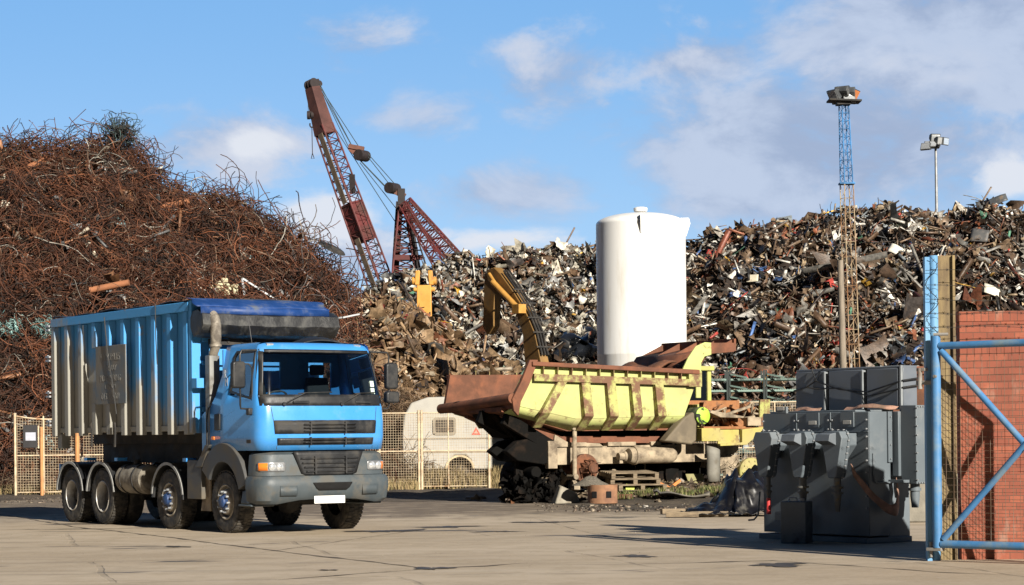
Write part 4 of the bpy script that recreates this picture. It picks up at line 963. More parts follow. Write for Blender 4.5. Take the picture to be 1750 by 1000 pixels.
m = MB(); m.tube([(1.65, .33, 1.86), (1.64, .33, .55)], [.055, .055], 10); m.rbox((1.66, .33, 1.78), (.20, .14, .16)); m.tube([(1.64, .25, .60), (1.64, .6, .60)], .07, 10); m.build('tipping_ram', M_tansteel, fm, .01)
m = MB(); m.lathe([(0, -.68), (.17, -.66), (.20, -.6), (.20, .55), (.12, .68), (0, .68)], (3.85, .38, 1.08), 'x', 22); m.lathe([(.11, -.05), (.13, 0), (.10, 0), (.09, -.2), (0, -.2)], (3.08, .36, 1.06), 'x', 14); m.lathe([(.205, -.03), (.225, -.03), (.225, .03), (.205, .03)], (3.35, .38, 1.08), 'x', 22, True); m.build('air_tank', M_tansteel, fm)
m = MB()
for x, r_, yy in ((1.98, .34, .35),):
    m.lathe([(.0, .25), (r_*.8, .25), (r_, .15), (r_, .02), (r_*.72, 0), (r_*.5, -.02), (r_*.30, -.15), (.13, -.32), (.10, -.36), (0, -.36)], (x, yy, .80), 'y', 26)
    for k in range(10): a = 2*PI*k/10; m.tube([(x+math.cos(a)*.20, yy-.02, .80+math.sin(a)*.20), (x+math.cos(a)*.17, yy-.30, .80+math.sin(a)*.17)], .018, 5)
m.lathe([(.2, -.9), (.2, .9)], (1.98, 1.5, .80), 'y', 16); m.build('rear_hub', M_rust, fm)
m = MB(); m.lathe([(0, .3), (.30, .3), (.36, .1), (.36, .03), (.33, 0), (.14, -.02), (.10, -.08), (0, -.08)], (6.75, .25, .62), 'y', 28)
for k in range(10): a = 2*PI*k/10; m.tube([(6.75+math.cos(a)*.29, .28, .62+math.sin(a)*.29), (6.75+math.cos(a)*.29, .22, .62+math.sin(a)*.29)], .022, 6)
m.build('front_hub', lime('lime_hub', .42, 6, (.40, .38, .12)), fm)
m = MB(); m.lathe([(.0, .5), (.19, .5), (.22, .40), (.22, .05), (.20, 0), (0, -.01)], (5.03, -.1, 2.02), 'y', 28); ac = m.build('air_cleaner', pm('dark_canister', (.05, .06, .045), .6, dirt=(.2, .2, .08), da=.4), D)
MB().lathe([(0, -.012), (.185, -.012), (.205, .0), (.205, .03), (0, .03)], (5.03, -.113, 2.02), 'y', 28).build('air_cleaner_lid', pm('lid_lime', (.38, .62, .06), .5, dirt=(.02, .025, .02), da=.42, dw=.02, ds=5), ac)
m = MB(); m.prism([(3.95, 1.42), (4.55, 2.0), (4.80, 2.12), (4.90, 1.95), (4.88, 1.42), (4.75, 1.32)], 'y', -.05, .25); m.build('fender_tank', pm('fender_brown', (.15, .12, .08), .7, dirt=(.25, .20, .13), da=.4), D, .04)
m = MB(); m.box(5.0, 5.55, -.1, .25, 1.40, 1.72); m.box(5.58, 6.22, .05, .1, 1.30, 1.68); m.prism([(6.22, 1.68), (7.3, 1.78), (7.3, 1.55), (6.75, 1.58), (6.35, 1.30), (5.56, 1.28), (5.56, 1.34), (6.22, 1.36)], 'y', -.08, .04); m.build('front_bumper_frame', lime('lime_front', .44, 4, (.44, .38, .10)), D, .012)
M_orust = pm('orange_engine', (.36, .15, .05), .7, var=.3, vs=4, dirt=(.14, .07, .04), da=.45, ds=4, bump=.3)
m = MB(); m.box(5.3, 7.3, .9, 1.5, 1.55, 2.25); m.box(5.2, 7.35, .1, 1.6, 1.69, 1.76)
for i in range(26):
    x = random.uniform(5.3, 7.2); z = random.uniform(1.8, 2.25); m.rbox((x, random.uniform(.3, .8), z), (random.uniform(.08, .3), random.uniform(.1, .3), random.uniform(.05, .3)), (0, random.uniform(-.8, .8), random.uniform(-.5, .5)))
eng = m.build('engine', M_orust, D, .01)
m = MB()
for i in range(12):
    x = random.uniform(5.3, 7.1); z = random.uniform(1.8, 2.1); m.tube([(x, .4, z-.1), (x+random.uniform(-.1, .1), .2, z+.15), (x+random.uniform(.1, .4), .25, z+random.uniform(0, .3)), (x+random.uniform(.2, .6), .4, z-.1)], random.uniform(.015, .035), 6)
tag(m.build('engine_pipe', M_tansteel, eng), kind='stuff')
m = MB(); m.prism([(5.28, 2.10), (5.35, 2.15), (6.3, 2.0), (6.28, 1.96), (5.6, 1.98)], 'y', -.05, .6); m.beam((5.8, .0, 2.05), (6.6, .1, 2.25), .08, .06); m.box(6.45, 6.85, .0, .3, 1.77, 1.98); m.build('engine_cover', M_tansteel, eng, .008)
MB().prism([(6.9, 1.77), (7.2, 1.77), (7.26, 2.42), (6.95, 2.42)], 'y', .15, .22).build('radiator_frame', M_lime_rusty, D, .01); MB().box(5.3, 7.3, 1.5, 1.55, 2.2, 2.42).build('bonnet_rail', M_orust, D, .01); MB().box(4.95, 5.0, .0, .5, 1.75, 2.3).build('bulkhead', M_lime_rusty, D, .01)
m = MB(); m.sheet(lambda u, v: (5.28+.38*u, .10-.12*math.sin(u*PI), .42+.88*v-.12*u*(v > .8)), 6, 4); m.build('mud_guard_plate', pm('grey_plate', (.20, .19, .16), .6, dirt=(.12, .10, .07), da=.4), D, thick=.03)
m = MB()
for i in range(40):
    x = random.uniform(1.0, 7.2); m.rbox((x, random.uniform(.9, 2.0), random.uniform(.35, .9)), (random.uniform(.1, .5), random.uniform(.1, .4), random.uniform(.05, .25)), (random.random()*2, random.random()*2, random.random()*2))
for i in range(14):
    x = random.uniform(5.6, 6.9); m.tube([(x, .5, .7), (x+.1, .35, random.uniform(.7, 1.05)), (x+.35, .4, random.uniform(.6, .9))], .02, 5)
m.box(5.7, 6.6, .6, 1.0, .75, 1.05); m.box(5.9, 6.9, .3, .36, .50, .54)
tag(m.build('underbody_wreckage', M_tansteel, D, .01), kind='stuff')
M_sh = pm('shade_black_steel', (.005, .0045, .004), .9, spec=.15, var=.3, dirt=(.02, .013, .009), da=.42, ds=3, bump=.4)  # near-black colour stands in for the deep shade under the dump body
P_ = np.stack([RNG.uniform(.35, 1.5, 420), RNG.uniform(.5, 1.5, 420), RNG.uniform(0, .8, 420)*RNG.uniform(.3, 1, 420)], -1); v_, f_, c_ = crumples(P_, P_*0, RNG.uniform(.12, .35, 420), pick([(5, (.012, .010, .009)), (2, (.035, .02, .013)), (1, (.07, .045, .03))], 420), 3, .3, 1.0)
o = np_mesh('shade_wreckage', v_, f_, M_sh, c_, parent=D); tag(o, kind='stuff')  # blackened scraps added to fill in the shade at the wreck's rear
for y in (1.75,):
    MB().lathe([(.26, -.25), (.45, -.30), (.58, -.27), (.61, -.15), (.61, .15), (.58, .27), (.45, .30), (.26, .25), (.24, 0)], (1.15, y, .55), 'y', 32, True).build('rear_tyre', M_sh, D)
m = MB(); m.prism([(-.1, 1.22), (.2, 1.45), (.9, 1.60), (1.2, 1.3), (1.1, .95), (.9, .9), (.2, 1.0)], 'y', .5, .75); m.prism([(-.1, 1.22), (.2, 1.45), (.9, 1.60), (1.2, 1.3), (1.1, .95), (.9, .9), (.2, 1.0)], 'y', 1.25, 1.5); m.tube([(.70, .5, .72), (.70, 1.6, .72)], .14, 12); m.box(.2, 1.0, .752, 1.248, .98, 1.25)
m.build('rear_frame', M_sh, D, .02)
for a, b in (((-.2, .45, 2.0), (1.3, .65, 1.25)), ((-.45, 1.2, 2.05), (1.2, 1.2, 1.35)), ((-.0, 1.9, 2.0), (1.2, 1.6, 1.3))):
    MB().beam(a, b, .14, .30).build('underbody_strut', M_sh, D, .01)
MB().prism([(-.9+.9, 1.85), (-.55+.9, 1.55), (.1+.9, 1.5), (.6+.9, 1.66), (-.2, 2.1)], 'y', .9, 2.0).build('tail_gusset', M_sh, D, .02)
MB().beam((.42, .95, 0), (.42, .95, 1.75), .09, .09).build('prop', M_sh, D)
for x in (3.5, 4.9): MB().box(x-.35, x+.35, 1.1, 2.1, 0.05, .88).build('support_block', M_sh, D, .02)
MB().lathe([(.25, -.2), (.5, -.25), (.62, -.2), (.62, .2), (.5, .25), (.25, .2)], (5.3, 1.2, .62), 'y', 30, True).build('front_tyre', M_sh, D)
MB().box(1.3, 5.1, 1.0, 2.1, 1.255, 1.735).box(1.4, 1.8, .9, 2.2, 1.0, 1.3).build('dark_filler_frame', M_sh, D, .03); m = MB().box(2.3, 6.8, 2.45, 2.6, .25, 1.25); m.build('fuel_tank', M_sh, D, .05)  # black filler boxes added to darken the gap under the body

# ================================================================== WHITE TANK
tc = at(1098, 700, 60); zt = at(1098, 384, 60).z
K_ = empty('storage_tank', (tc.x, 60, 0), 0, 'tall smooth white cylindrical tank with a domed top standing behind the dump truck', 'tank')
r_ = 1.275; m = MB()
prof = [(0, 0), (r_, 0), (r_, 3.83), (r_+.006, 3.85), (r_, 3.87), (r_, zt-.02)]+[(r_*math.cos(R(a)), zt+.33*math.sin(R(a))) for a in range(0, 90, 6)]+[(0, zt+.33)]
M_tank = pm('tank_white', (.84, .84, .82), .35, var=.015, vs=.8, dirt=(.66, .62, .54), da=.36, dw=.2, ds=2.0, stretch=(2, 2, .35), dirt2=(.70, .66, .58), da2=.30, ds2=5)
m.lathe(prof, (0, 0, 0), 'z', 96); sh = m.build('shell', M_tank, K_)
m = MB().lathe([(.10, zt+.28), (.10, zt+.36), (.19, zt+.37), (.20, zt+.47), (.12, zt+.50), (0, zt+.51)], (0, 0, 0), 'z', 20); m.build('top_cap', M_white, K_, .005)
for a in (205+90-28, 0, 130):
    ca, sa = math.cos(R(a-0)), math.sin(R(a)); 
    m = MB(); pts = [(r_-.15, zt+.18), (r_+.10, zt+.18), (r_+.14, zt+.02), (r_+.02, zt-.35), (r_-.02, zt-.35)]
    m.prism(pts, 'y', -.025, .025); o = m.build('lifting_lug', M_white, K_, .01); o.rotation_euler = (0, 0, R(a))
MB().box(-.35, .35, -1.29, -1.277, .9, 1.3).build('data_plate', M_galv, K_)

# ================================================================== LATTICE HELPERS / CRANE
def lattice(m, A, B, wa, wb, side, n, rc=.06, rl=.03, faces=(0, 1, 2, 3), h=None, twist=0):
    """four-chord lattice beam from A to B, widths wa..wb, 'side' = direction of the first cross axis"""
    A, B = Vector(A), Vector(B); d = (B-A).normalized(); s = Vector(side); s = (s-d*s.dot(d)).normalized(); t = d.cross(s)
    ha = h[0] if h else wa; hb = h[1] if h else wb
    def P(f, q):
        w = wa+(wb-wa)*f; hh = ha+(hb-ha)*f; a, b = ((-1, -1), (1, -1), (1, 1), (-1, 1))[q]; return A+(B-A)*f+s*a*w/2+t*b*hh/2
    for q in range(4): m.tube([P(0, q), P(1, q)], rc, 6)
    for q in faces:
        r2 = (q+1) % 4
        for i in range(n):
            f0, f1 = i/n, (i+1)/n
            a, b = (q, r2) if i % 2 == 0 else (r2, q)
            m.tube([P(f0, a), P(f1, b)], rl, 4, False); m.tube([P(f1, q), P(f1, r2)], rl, 4, False)
    return P
YC = 150
def C(px, py, dy=0): return at(px, py, YC+dy)
M_cr = pm('crane_red', (.115, .020, .020), .6, var=.25, dirt=(.08, .03, .025), da=.48, ds=.8, bump=0)
M_crd = pm('crane_dark', (.025, .018, .018), .7); M_cable = pm('steel_cable', (.05, .07, .075), .6); M_plank = pm('walkway_planks', (.16, .12, .085), .9, var=.3, vs=2)
Cr = empty('lattice_crane', (0, YC, 0), 0, 'old dark red lattice-boom crane rising behind the scrap heaps', 'crane'); off = Vector((0, YC, 0))
def cb_(m, name, mat, par=None, **k):
    m.v = [tuple(Vector(v)-off) for v in m.v]; return m.build(name, mat, par or Cr, **k)
m = MB(); B0 = C(672, 545); B1 = C(552, 215)
sdir = (.72, -.69, 0)
P4 = lattice(m, B0, B1, 1.36, 1.0, sdir, 22, .075, .035)
boom = cb_(m, 'boom', M_cr)
m = MB(); B2 = C(534, 150)
d = (B2-B1).normalized(); s_ = Vector(sdir); s_ = (s_-d*s_.dot(d)).normalized(); t_ = d.cross(s_)
def Q(p, w, h): return [p-s_*w/2-t_*h/2, p+s_*w/2-t_*h/2, p+s_*w/2+t_*h/2, p-s_*w/2+t_*h/2]
m.hexa(Q(B1-d*.6, 1.12, 1.12)+Q(B2, .78, .78)); cb_(m, 'boom_head', pm('head_rust', (.09, .036, .03), .7, var=.3, vs=1), boom)
m = MB()
for k in (-.3, 0, .3): 
    c = B2+d*.2+s_*k; m.tube([c-s_*.06, c+s_*.06], .42, 16)
m.beam(B2-d*.1+t_*.35, B2+d*.6+t_*.35, .9, .08, s_); m.tube([B2+d*.2+t_*.55-s_*.2, B2+d*.2+t_*.55+s_*.3], .22, 10)
cb_(m, 'head_sheave', M_crd, boom)
f0, f1 = .40, .62
pt = lambda f: B0+(B1-B0)*f
m = MB(); d2 = (B1-B0).normalized(); s2 = Vector(sdir); s2 = (s2-d2*s2.dot(d2)).normalized(); t2 = d2.cross(s2)
w1, w2 = 1.16, 1.10
def Q2(p, w): return [p-s2*w/2-t2*w/2, p+s2*w/2-t2*w/2, p+s2*w/2+t2*w/2, p-s2*w/2+t2*w/2]
m.hexa(Q2(pt(.40), w1)+Q2(pt(.60), w2)); cb_(m, 'boom_plate', M_cr, boom)
# planked walkway up the boom's sunny face
fsg = -1 if (t2.dot(Vector((.4, -.9, .3))) < 0) else 1
wk = t2*fsg; WS = -1 if s2.x > 0 else 1
m = MB()
for a_, b_ in ((0, .42), (.60, .96)): m.beam(pt(a_)+wk*(.96 if a_ == 0 else .84)-s2*WS*.30, pt(b_)+wk*(.90 if a_ == 0 else .76)-s2*WS*.25, .05, .48, s2)
cb_(m, 'walkway', M_plank, boom)
m = MB()
for f in np.linspace(.02, .66, 16): m.tube([pt(f)-s2*WS*.8, pt(f)-s2*WS*1.15+wk*.2], .03, 4)
m.tube([pt(.02)-s2*WS*1.15+wk*.2, pt(.66)-s2*WS*1.15+wk*.2], .03, 4); m.beam(pt(.64)-s2*WS*.5, pt(.72)-s2*WS*1.1, .4, .3); cb_(m, 'handrail', M_crd, boom)
# A-frame mast and backstays
ap = C(686, 330)
m = MB(); m.beam(C(683, 345), C(675, 470), .40, .5); m.beam(C(694, 345, 1), C(715, 470, 1), .62, .5); m.beam(ap+Vector((0, 0, .3)), C(686, 350), .5, .5); mast = cb_(m, 'mast', M_crd)
m = MB(); lattice(m, C(690, 470, -.8), C(688, 352, -.3), 1.6, .45, (1, 0, 0), 9, .075, .045, h=(.8, .3))
m.beam(C(674, 440, -1), C(722, 440, -1), .2, .35); m.beam(C(678, 424, -1), C(714, 424, -1), .12, .12)
cb_(m, 'mast_lattice', M_cr, mast)
m = MB(); m.tube([C(697, 355), C(733, 470)], .06, 5); m.tube([C(700, 365, .5), C(716, 470, .5)], .05, 5)
for i in range(7): f = i/7; m.tube([C(700+30*f, 362+92*f), C(699+13*f, 362+92*f, .5)], .045, 4)
cb_(m, 'ladder', M_crd, mast)
m = MB(); lattice(m, C(800, 468, 3), C(694, 346, .5), 1.0, .7, (0.3, 1, 0), 18, .08, .04); lattice(m, C(765, 478, -4), C(690, 350, -.5), .7, .5, (0.3, 1, 0), 15, .05, .035)
cb_(m, 'backstay', M_cr)
m = MB()
for c, n_ in ((C(671, 322), 2), (C(619, 266), 2)):
    m = MB()
    m.tube([c-Vector((.26, .45, 0)), c+Vector((.26, .45, 0))], .40, 14)
    pb = cb_(m, 'pulley_block', M_crd)
m = MB(); m.beam(C(674, 326), C(692, 336), .35, .4); m.beam(C(598, 252), C(614, 268), .3, .4); m.beam(C(596, 250), C(622, 255), .5, .3); cb_(m, 'block_arm', pm('arm_rust', (.14, .055, .035), .7, var=.3), pb)
m = MB()
for a, b in (((546, 143), (602, 250)), ((551, 158), (598, 256)), ((545, 146), (614, 252)), ((552, 160), (606, 258)), ((628, 262), (676, 316)), ((624, 262), (668, 318)), ((616, 274), (666, 326)), ((613, 272), (668, 330)), ((560, 200), (676, 380)), ((615, 278), (680, 360)), ((533, 160), (560, 240))):
    m.tube([C(*a), C(*b)], .028, 4)
for x in (526, 531, 535): m.tube([C(x, 158), C(x+1, 192)], .02, 4)
cb_(m, 'cable', M_cable)
m = MB(); 
for k in (-.15, .15): c = C(531, 197)+Vector((k, 0, 0)); m.tube([c-Vector((.1, 0, 0)), c+Vector((.1, 0, 0))], .30, 14)
m.rbox(C(531, 197), (.5, .3, .5)); hb = cb_(m, 'hook_block', M_crd)
m = MB(); c = C(533, 213); m.tube([c+Vector((math.sin(a)*.14, 0, math.cos(a)*.2)) for a in np.linspace(0, 5.2, 12)], .06, 6); m.tube([C(533, 218), C(534, 262)], .03, 5); m.tube([C(534, 262), C(532, 271), C(537, 271), C(534, 262)], .03, 5); cb_(m, 'hook', M_crd, hb)
m = MB(); m.box(-6.5, .5, YC-3, YC+3, 6.5, 11.2); 
for x in (-6, 0): 
    for y in (-2.5, 2.5): m.box(x-.3, x+.3, YC+y-.3, YC+y+.3, 0, 6.498)
cb_(m, 'machinery_house', M_cr)

# ================================================================== LIGHT TOWERS AND POLES
M_tb = pm('mast_blue', (.05, .22, .50), .6, dirt=(.02, .05, .10), da=.42, ds=2); M_tr = pm('mast_rusty_cream', (.42, .34, .22), .7, dirt=(.26, .12, .05), da=.5, ds=1.2)
YT = 77; pb0 = at(1462, 825, YT); LT = empty('floodlight_tower', (pb0.x, YT, 0), 0, 'slim lattice light tower, blue above and rusty cream below, with six floodlights', 'light tower')
offT = Vector((pb0.x, YT, 0))
def rel(m, o0): m.v = [tuple(Vector(v)-o0) for v in m.v]; return m
m = MB(); A = at(1462, 825, YT); Bm = at(1447, 314, YT); Ct = at(1442, 180, YT); A.z = 0
lattice(m, A, Bm, .42, .36, (1, .3, 0), 20, .020, .009); rel(m, offT).build('lower_mast', M_tr, LT)
m = MB(); lattice(m, Bm, Ct, .34, .26, (1, .3, 0), 10, .024, .010); m.rbox(Bm, (.55, .5, .06)); rel(m, offT).build('upper_mast', M_tb, LT)
m = MB(); m.beam(at(1415, 172, YT), at(1470, 174, YT), .8, .06); m.rbox(at(1441, 177, YT), (.5, .5, .12)); rel(m, offT).build('platform', M_dark, LT)
def flood(px, py, rz, tilt, w, par, Yq, o0, s=1.0):
    m = MB(); m.hexa([(-w/2, 0, -.14*s), (w/2, 0, -.14*s), (w/2, 0, .18*s), (-w/2, 0, .18*s), (-w*.35, .24*s, -.10*s), (w*.35, .24*s, -.10*s), (w*.35, .24*s, .10*s), (-w*.35, .24*s, .10*s)]) if False else m.prism([(-.0, -.18*s), (.0, .20*s), (.10*s, .20*s), (.26*s, .10*s), (.26*s, -.08*s), (.10*s, -.18*s)], 'x', -w/2, w/2)
    o = m.build('floodlight', pm('flood_dark', (.055, .06, .065), .5, dirt=(.14, .14, .13), da=.42), par, .015); o.location = at(px, py, Yq)-o0; o.rotation_euler = (tilt, 0, rz)
    l = MB().box(-w*.44, w*.44, -.012, -.002, -.15*s, .17*s).build('lens', M_lens, o, .004); return o
for px, py, rz, ti, w in ((1423, 164, -1.0, .5, .5), (1434, 168, -.2, -.5, .52), (1441, 158, 2.6, .35, .5), (1452, 168, .3, -.3, .5), (1451, 160, 2.9, .4, .45), (1462, 163, 1.1, .5, .62)):
    o = flood(px, py, rz, ti, w, LT, YT+random.uniform(-.25, .25), offT, 1.05)
    if px == 1462: o.children[0].data.materials[0] = pm('amber_glass', (.75, .27, .10), .35)
YP = 132; bp_ = at(1604, 336, YP); bp_.z = 0; LP = empty('floodlight_pole', tuple(bp_), 0, 'thin grey pole with a cluster of floodlights far behind the right heap', 'light pole')
m = MB(); m.tube([bp_, at(1603, 500, YP), at(1599, 247, YP)], [.14, .12, .08], 10); rel(m, bp_).build('pole', M_galv, LP)
m = MB(); m.beam(at(1578, 249, YP-.3), at(1620, 241, YP+.3), .10, .10); m.beam(at(1590, 243, YP+1), at(1606, 249, YP-1), .10, .10); rel(m, bp_).build('crossarm', M_dark, LP)
for px, py, rz, ti in ((1581, 250, -.6, -.4), (1588, 246, -.3, -.6), (1599, 236, .2, .3), (1608, 241, .6, .2), (1617, 242, .8, .1), (1597, 246, 0, -.7)):
    flood(px, py, rz, ti, .62, LP, YP+random.uniform(-.6, .6), bp_, 1.25)
wp = at(1446, 830, 74.5); wp.z = 0; m = MB().tube([wp, at(1436, 445, 74.5)], [.14, .11], 10); m.v = [tuple(Vector(v)-wp) for v in m.v]; o = m.build('wooden_pole', pm('pole_wood', (.24, .20, .155), .9, var=.3, stretch=(5, 5, .4), bump=.4)); o.location = wp; tag(o, 'plain grey wooden pole standing just left of the lattice light tower', 'pole')
# ================================================================== EXCAVATORS
M_ex = pm('excavator_yellow', (.24, .13, .035), .55, var=.15, dirt=(.16, .10, .04), da=.47, ds=1.6, dirt2=(.10, .06, .03), da2=.36, bump=.1)
def frame_on(o, ang, px, py, val):
    f = (math.cos(ang), math.sin(ang)); l = (-f[1], f[0]); r = ray(px, py)
    t = (val+l[0]*o[0]+l[1]*o[1])/(l[0]*r[0]+l[1]*r[1]); P = (r[0]*t-o[0], t-o[1])
    return (P[0]*f[0]+P[1]*f[1], CZ+r[2]*t)
def ex_body(root, mat, x=0, y=0):
    m = MB()
    for s in (-1, 1): m.prism(rrect(-2.0+x, 2.0+x, 0, .9, .44), 'y', y+s*1.25-.28, y+s*1.25+.28)
    m.box(-1.2+x, 1.2+x, y-1, y+1, .4, .8); m.build('track', M_dark, root, .03)
    m = MB(); m.box(-2.3+x, 1.2+x, y-1.35, y+.35, 1.0, 2.05); m.box(-2.3+x, -.3+x, y+.35, y+1.35, 1.0, 2.0); m.lathe([(.8, .8), (.8, 1.0)], (x, y, 0), 'z', 24); hs = m.build('house', mat, root, .08)
    m = MB(); m.box(-.2+x, 1.4+x, y+.42, y+1.35, 1.0, 1.5)
    for a in (-.2, 1.34): 
        for b in (.42, 1.29): m.box(a+x, a+x+.07, y+b, y+b+.07, 1.5, 2.6)
    m.box(-.2+x, 1.4+x, y+.42, y+1.36, 2.6, 2.68); c = m.build('cab', mat, root, .02); MB().box(-.15+x, 1.36+x, y+.46, y+1.31, 1.5, 2.58).build('window', M_glass, c, smooth=False)
ea = R(124.8); eo = at(935, 800, 70); eo = (eo.x, 70)
E1 = empty('excavator', (eo[0], eo[1], 0), ea, 'yellow excavator with a raised curved boom between the brown heap and the white tank', 'excavator')
on = lambda px, py, v=0: frame_on(eo, ea, px, py, v)
out = [on(*p) for p in ((950, 700), (930, 612), (921, 570), (905, 532), (885, 500), (862, 468), (851, 457))]
inn = [on(*p) for p in ((838, 462), (840, 480), (865, 505), (888, 535), (900, 570), (903, 612), (915, 700))]
m = MB().prism(out+inn, 'y', -.17, .17); bo = m.build('boom', M_ex, E1, .03)
m = MB(); p = [on(*q) for q in ((834, 470), (846, 458), (853, 475), (848, 558), (838, 572), (831, 558))]; m.prism(p, 'y', -.15, .15); m.build('dipper_arm', M_ex, E1, .02)
m = MB(); a, b = on(842, 482, .35), on(886, 528, .35); m.tube([(a[0], .35, a[1]), (b[0], .35, b[1])], .10, 12); a2, b2 = on(836, 468, .35), on(850, 490, .35); m.tube([(a2[0], .35, a2[1]), (b2[0], .35, b2[1])], .06, 10)
m.rbox((b[0], .33, b[1]), (.4, .3, .3)); m.build('ram', pm('ram_gold', (.50, .26, .06), .4), E1)
m = MB()
for k in (-.12, 0, .12): m.tube([(on(*q)[0], k, on(*q)[1]+.10) for q in ((932, 612), (922, 570), (906, 530), (886, 497), (866, 468))], .035, 6)
for q in ((930, 600), (924, 575), (915, 550), (903, 525), (890, 502)): a = on(*q); m.rbox((a[0], .0, a[1]+.14), (.05, .62, .05), (0, 0, 0))
m.build('hose', M_dark, bo)
ex_body(E1, M_ex)
eo2 = at(728, 800, 83); E2 = empty('excavator', (eo2.x, 83, 0), R(-90), 'second excavator with only the top of its orange arm showing above the brown heap', 'excavator')
M_ex2 = pm('excavator_orange', (.62, .30, .055), .5, var=.08, dirt=(.3, .15, .05), da=.36)
zt2 = at(725, 468, 82).z; zb2 = at(725, 515, 82).z; cx2 = at(725, 490, 82).x-eo2.x
m = MB()
# local y = +world x here (rotated -90: x forward = -Y world, y = +X world)
m.hexa([(.8, cx2-.34, zb2-4), (1.2, cx2-.34, zb2-4), (1.2, cx2+.30, zb2-4), (.8, cx2+.30, zb2-4), (.8, cx2-.28, zt2-.45), (1.2, cx2-.28, zt2-.45), (1.2, cx2+.28, zt2-.45), (.8, cx2+.28, zt2-.45)])
for s in (-1, 1): m.prism([(cx2+s*.28-.09, zt2-.448), (cx2+s*.28+.09, zt2-.448), (cx2+s*.24+.09, zt2+.12), (cx2+s*.24-.09, zt2+.12)], 'x', .85, 1.18)
m.tube([(1.0, cx2-.48, zt2-.28), (1.0, cx2-.22, zt2-.28)], .16, 14); m.tube([(1.0, cx2+.22, zt2-.28), (1.0, cx2+.48, zt2-.28)], .16, 14); m.tube([(1.1, cx2-.42, zt2-.62), (1.1, cx2+.42, zt2-.62)], .09, 10)
m.build('dipper_arm', M_ex2, E2, .03)
MB().hexa([(-.2, -.25, 1.8), (.6, -.25, 1.8), (.6, .25, 1.8), (-.2, .25, 1.8), (.75, -.25, zb2-3.6), (1.3, -.25, zb2-3.6), (1.3, .25, zb2-3.6), (.75, .25, zb2-3.6)]).build('boom', M_ex2, E2, .03); ex_body(E2, M_ex2, -1)

# ================================================================== TRANSFORMER
XO = (5.06, 29.9); XA = R(-55.2)
X_ = empty('transformer', (XO[0], XO[1], 0), XA, 'large dark grey electrical transformer with three tapering cable boxes and a red-capped pipe', 'transformer')
M_tg = pm('transformer_grey', (.130, .155, .175), .5, var=.08, vs=1.2, dirt=(.165, .18, .19), da=.38, ds=2.5, dirt2=(.10, .112, .125), da2=.33, bump=.05)
M_tg2 = pm('radiator_grey', (.135, .155, .185), .5, var=.12, vs=1.0, dirt=(.15, .165, .18), da=.42, ds=1.5)
L, ZT_ = 2.24, 1.875
m = MB(); m.box(-L, 0, 0, .42, .10, ZT_); m.box(-L, -.05, .42, .86, .05, 1.15); m.box(-L, -.36, .42, .86, 1.15, ZT_); m.box(-L-.06, .0, .0-.05, .85, .0, .08); m.box(-L+.05, -.36, .10, .86, ZT_, ZT_+.03)
tk = m.build('tank_body', M_tg, X_, .008)
m = MB(); 
for x in (-1.49, -.77): m.box(x-.006, x+.006, -.012, 0, 1.60, ZT_)
m.box(-L, 0, -.014, -.001, 1.585, 1.60); m.box(.001, .03, .36, .44, 1.15, ZT_); m.box(-.004, .0, .0, .02, .1, ZT_)
for x in (-1.12, -.40): m.box(x-.15, x+.12, -.02, -.002, 1.66, ZT_)
m.box(-1.95, -1.72, .0, .04, ZT_+.001, ZT_+.10)
m.build('cover_plate', M_tg, tk, .003)
m = MB()
for x, z in ((-1.12, 1.70), (-.40, 1.70), (-1.83, 1.92)): m.box(x-.09, x+.07, -.028 if z < 1.9 else -.006, -.021 if z < 1.9 else -.001, z, z+.055)
m.build('name_plate', pm('plate_cream', (.52, .51, .47), .6), tk, .004)
m = MB()
def bolt(m, p, ax, r=.013): 
    q = Vector(p); a = Vector(ax)*.018; m.tube([q-a, q+a], r, 6)
for x in (-L+.02, -1.53, -1.45, -.81, -.73, -.03):
    for z in (1.63, 1.76): bolt(m, (x, -.01, z), (0, 1, 0))
for z in np.arange(.5, 1.6, .17): bolt(m, (-.03, -.01, z), (0, 1, 0))
for z in np.arange(1.2, 1.85, .2): bolt(m, (.035, .40, z), (1, 0, 0), .008)
m.build('bolt', M_galv, tk)
# upper radiator bank
m = MB(); 
for x0_, x1_ in ((-2.18, -1.56), (-1.46, -.76), (-.66, -.03)): m.box(x0_, x1_, .62, .86, ZT_+.03, 2.50)
m.box(-2.2, -.0, .70, .98, ZT_+.032, 2.515); m.box(-2.2, .0, .66, .98, 2.503, 2.54)
rd = m.build('radiator', M_tg2, X_, .01)
m = MB()
for x in (-1.56, -.76): MB().box(x+.001, x+.03, .60, .70, ZT_+.05, 2.49).build('radiator_edge', pm('edge_grey', (.26, .28, .29), .5), rd)
m.box(-.001, .03, .62, .66, ZT_, 2.54); m.build('radiator_edge', pm('edge_grey', (.26, .28, .29), .5), rd)
m = MB()
for k, (za, zb) in enumerate(((2.22, 2.30), (2.16, 2.20))):
    m.tube([(-2.2, .60, 2.22), (-1.9, .58, 2.27), (-1.70, .58, 2.36 if k == 0 else 2.24), (-1.2, .585, 2.22+.02*k), (-.6, .585, za-.05), (-.1, .60, zb-.02), (.05, .64, zb+.02), (.06, .98, zb+.06)], .012, 6)
m.tube([(-1.70, .58, 2.36), (-1.62, .6, 2.5), (-1.55, .62, 2.55)], .010, 6); m.tube([(-1.70, .58, 2.36), (-1.80, .60, 2.54)], .010, 6)
tag(m.build('hanging_cable', M_black, X_), 'black cable looped across the upper panels')
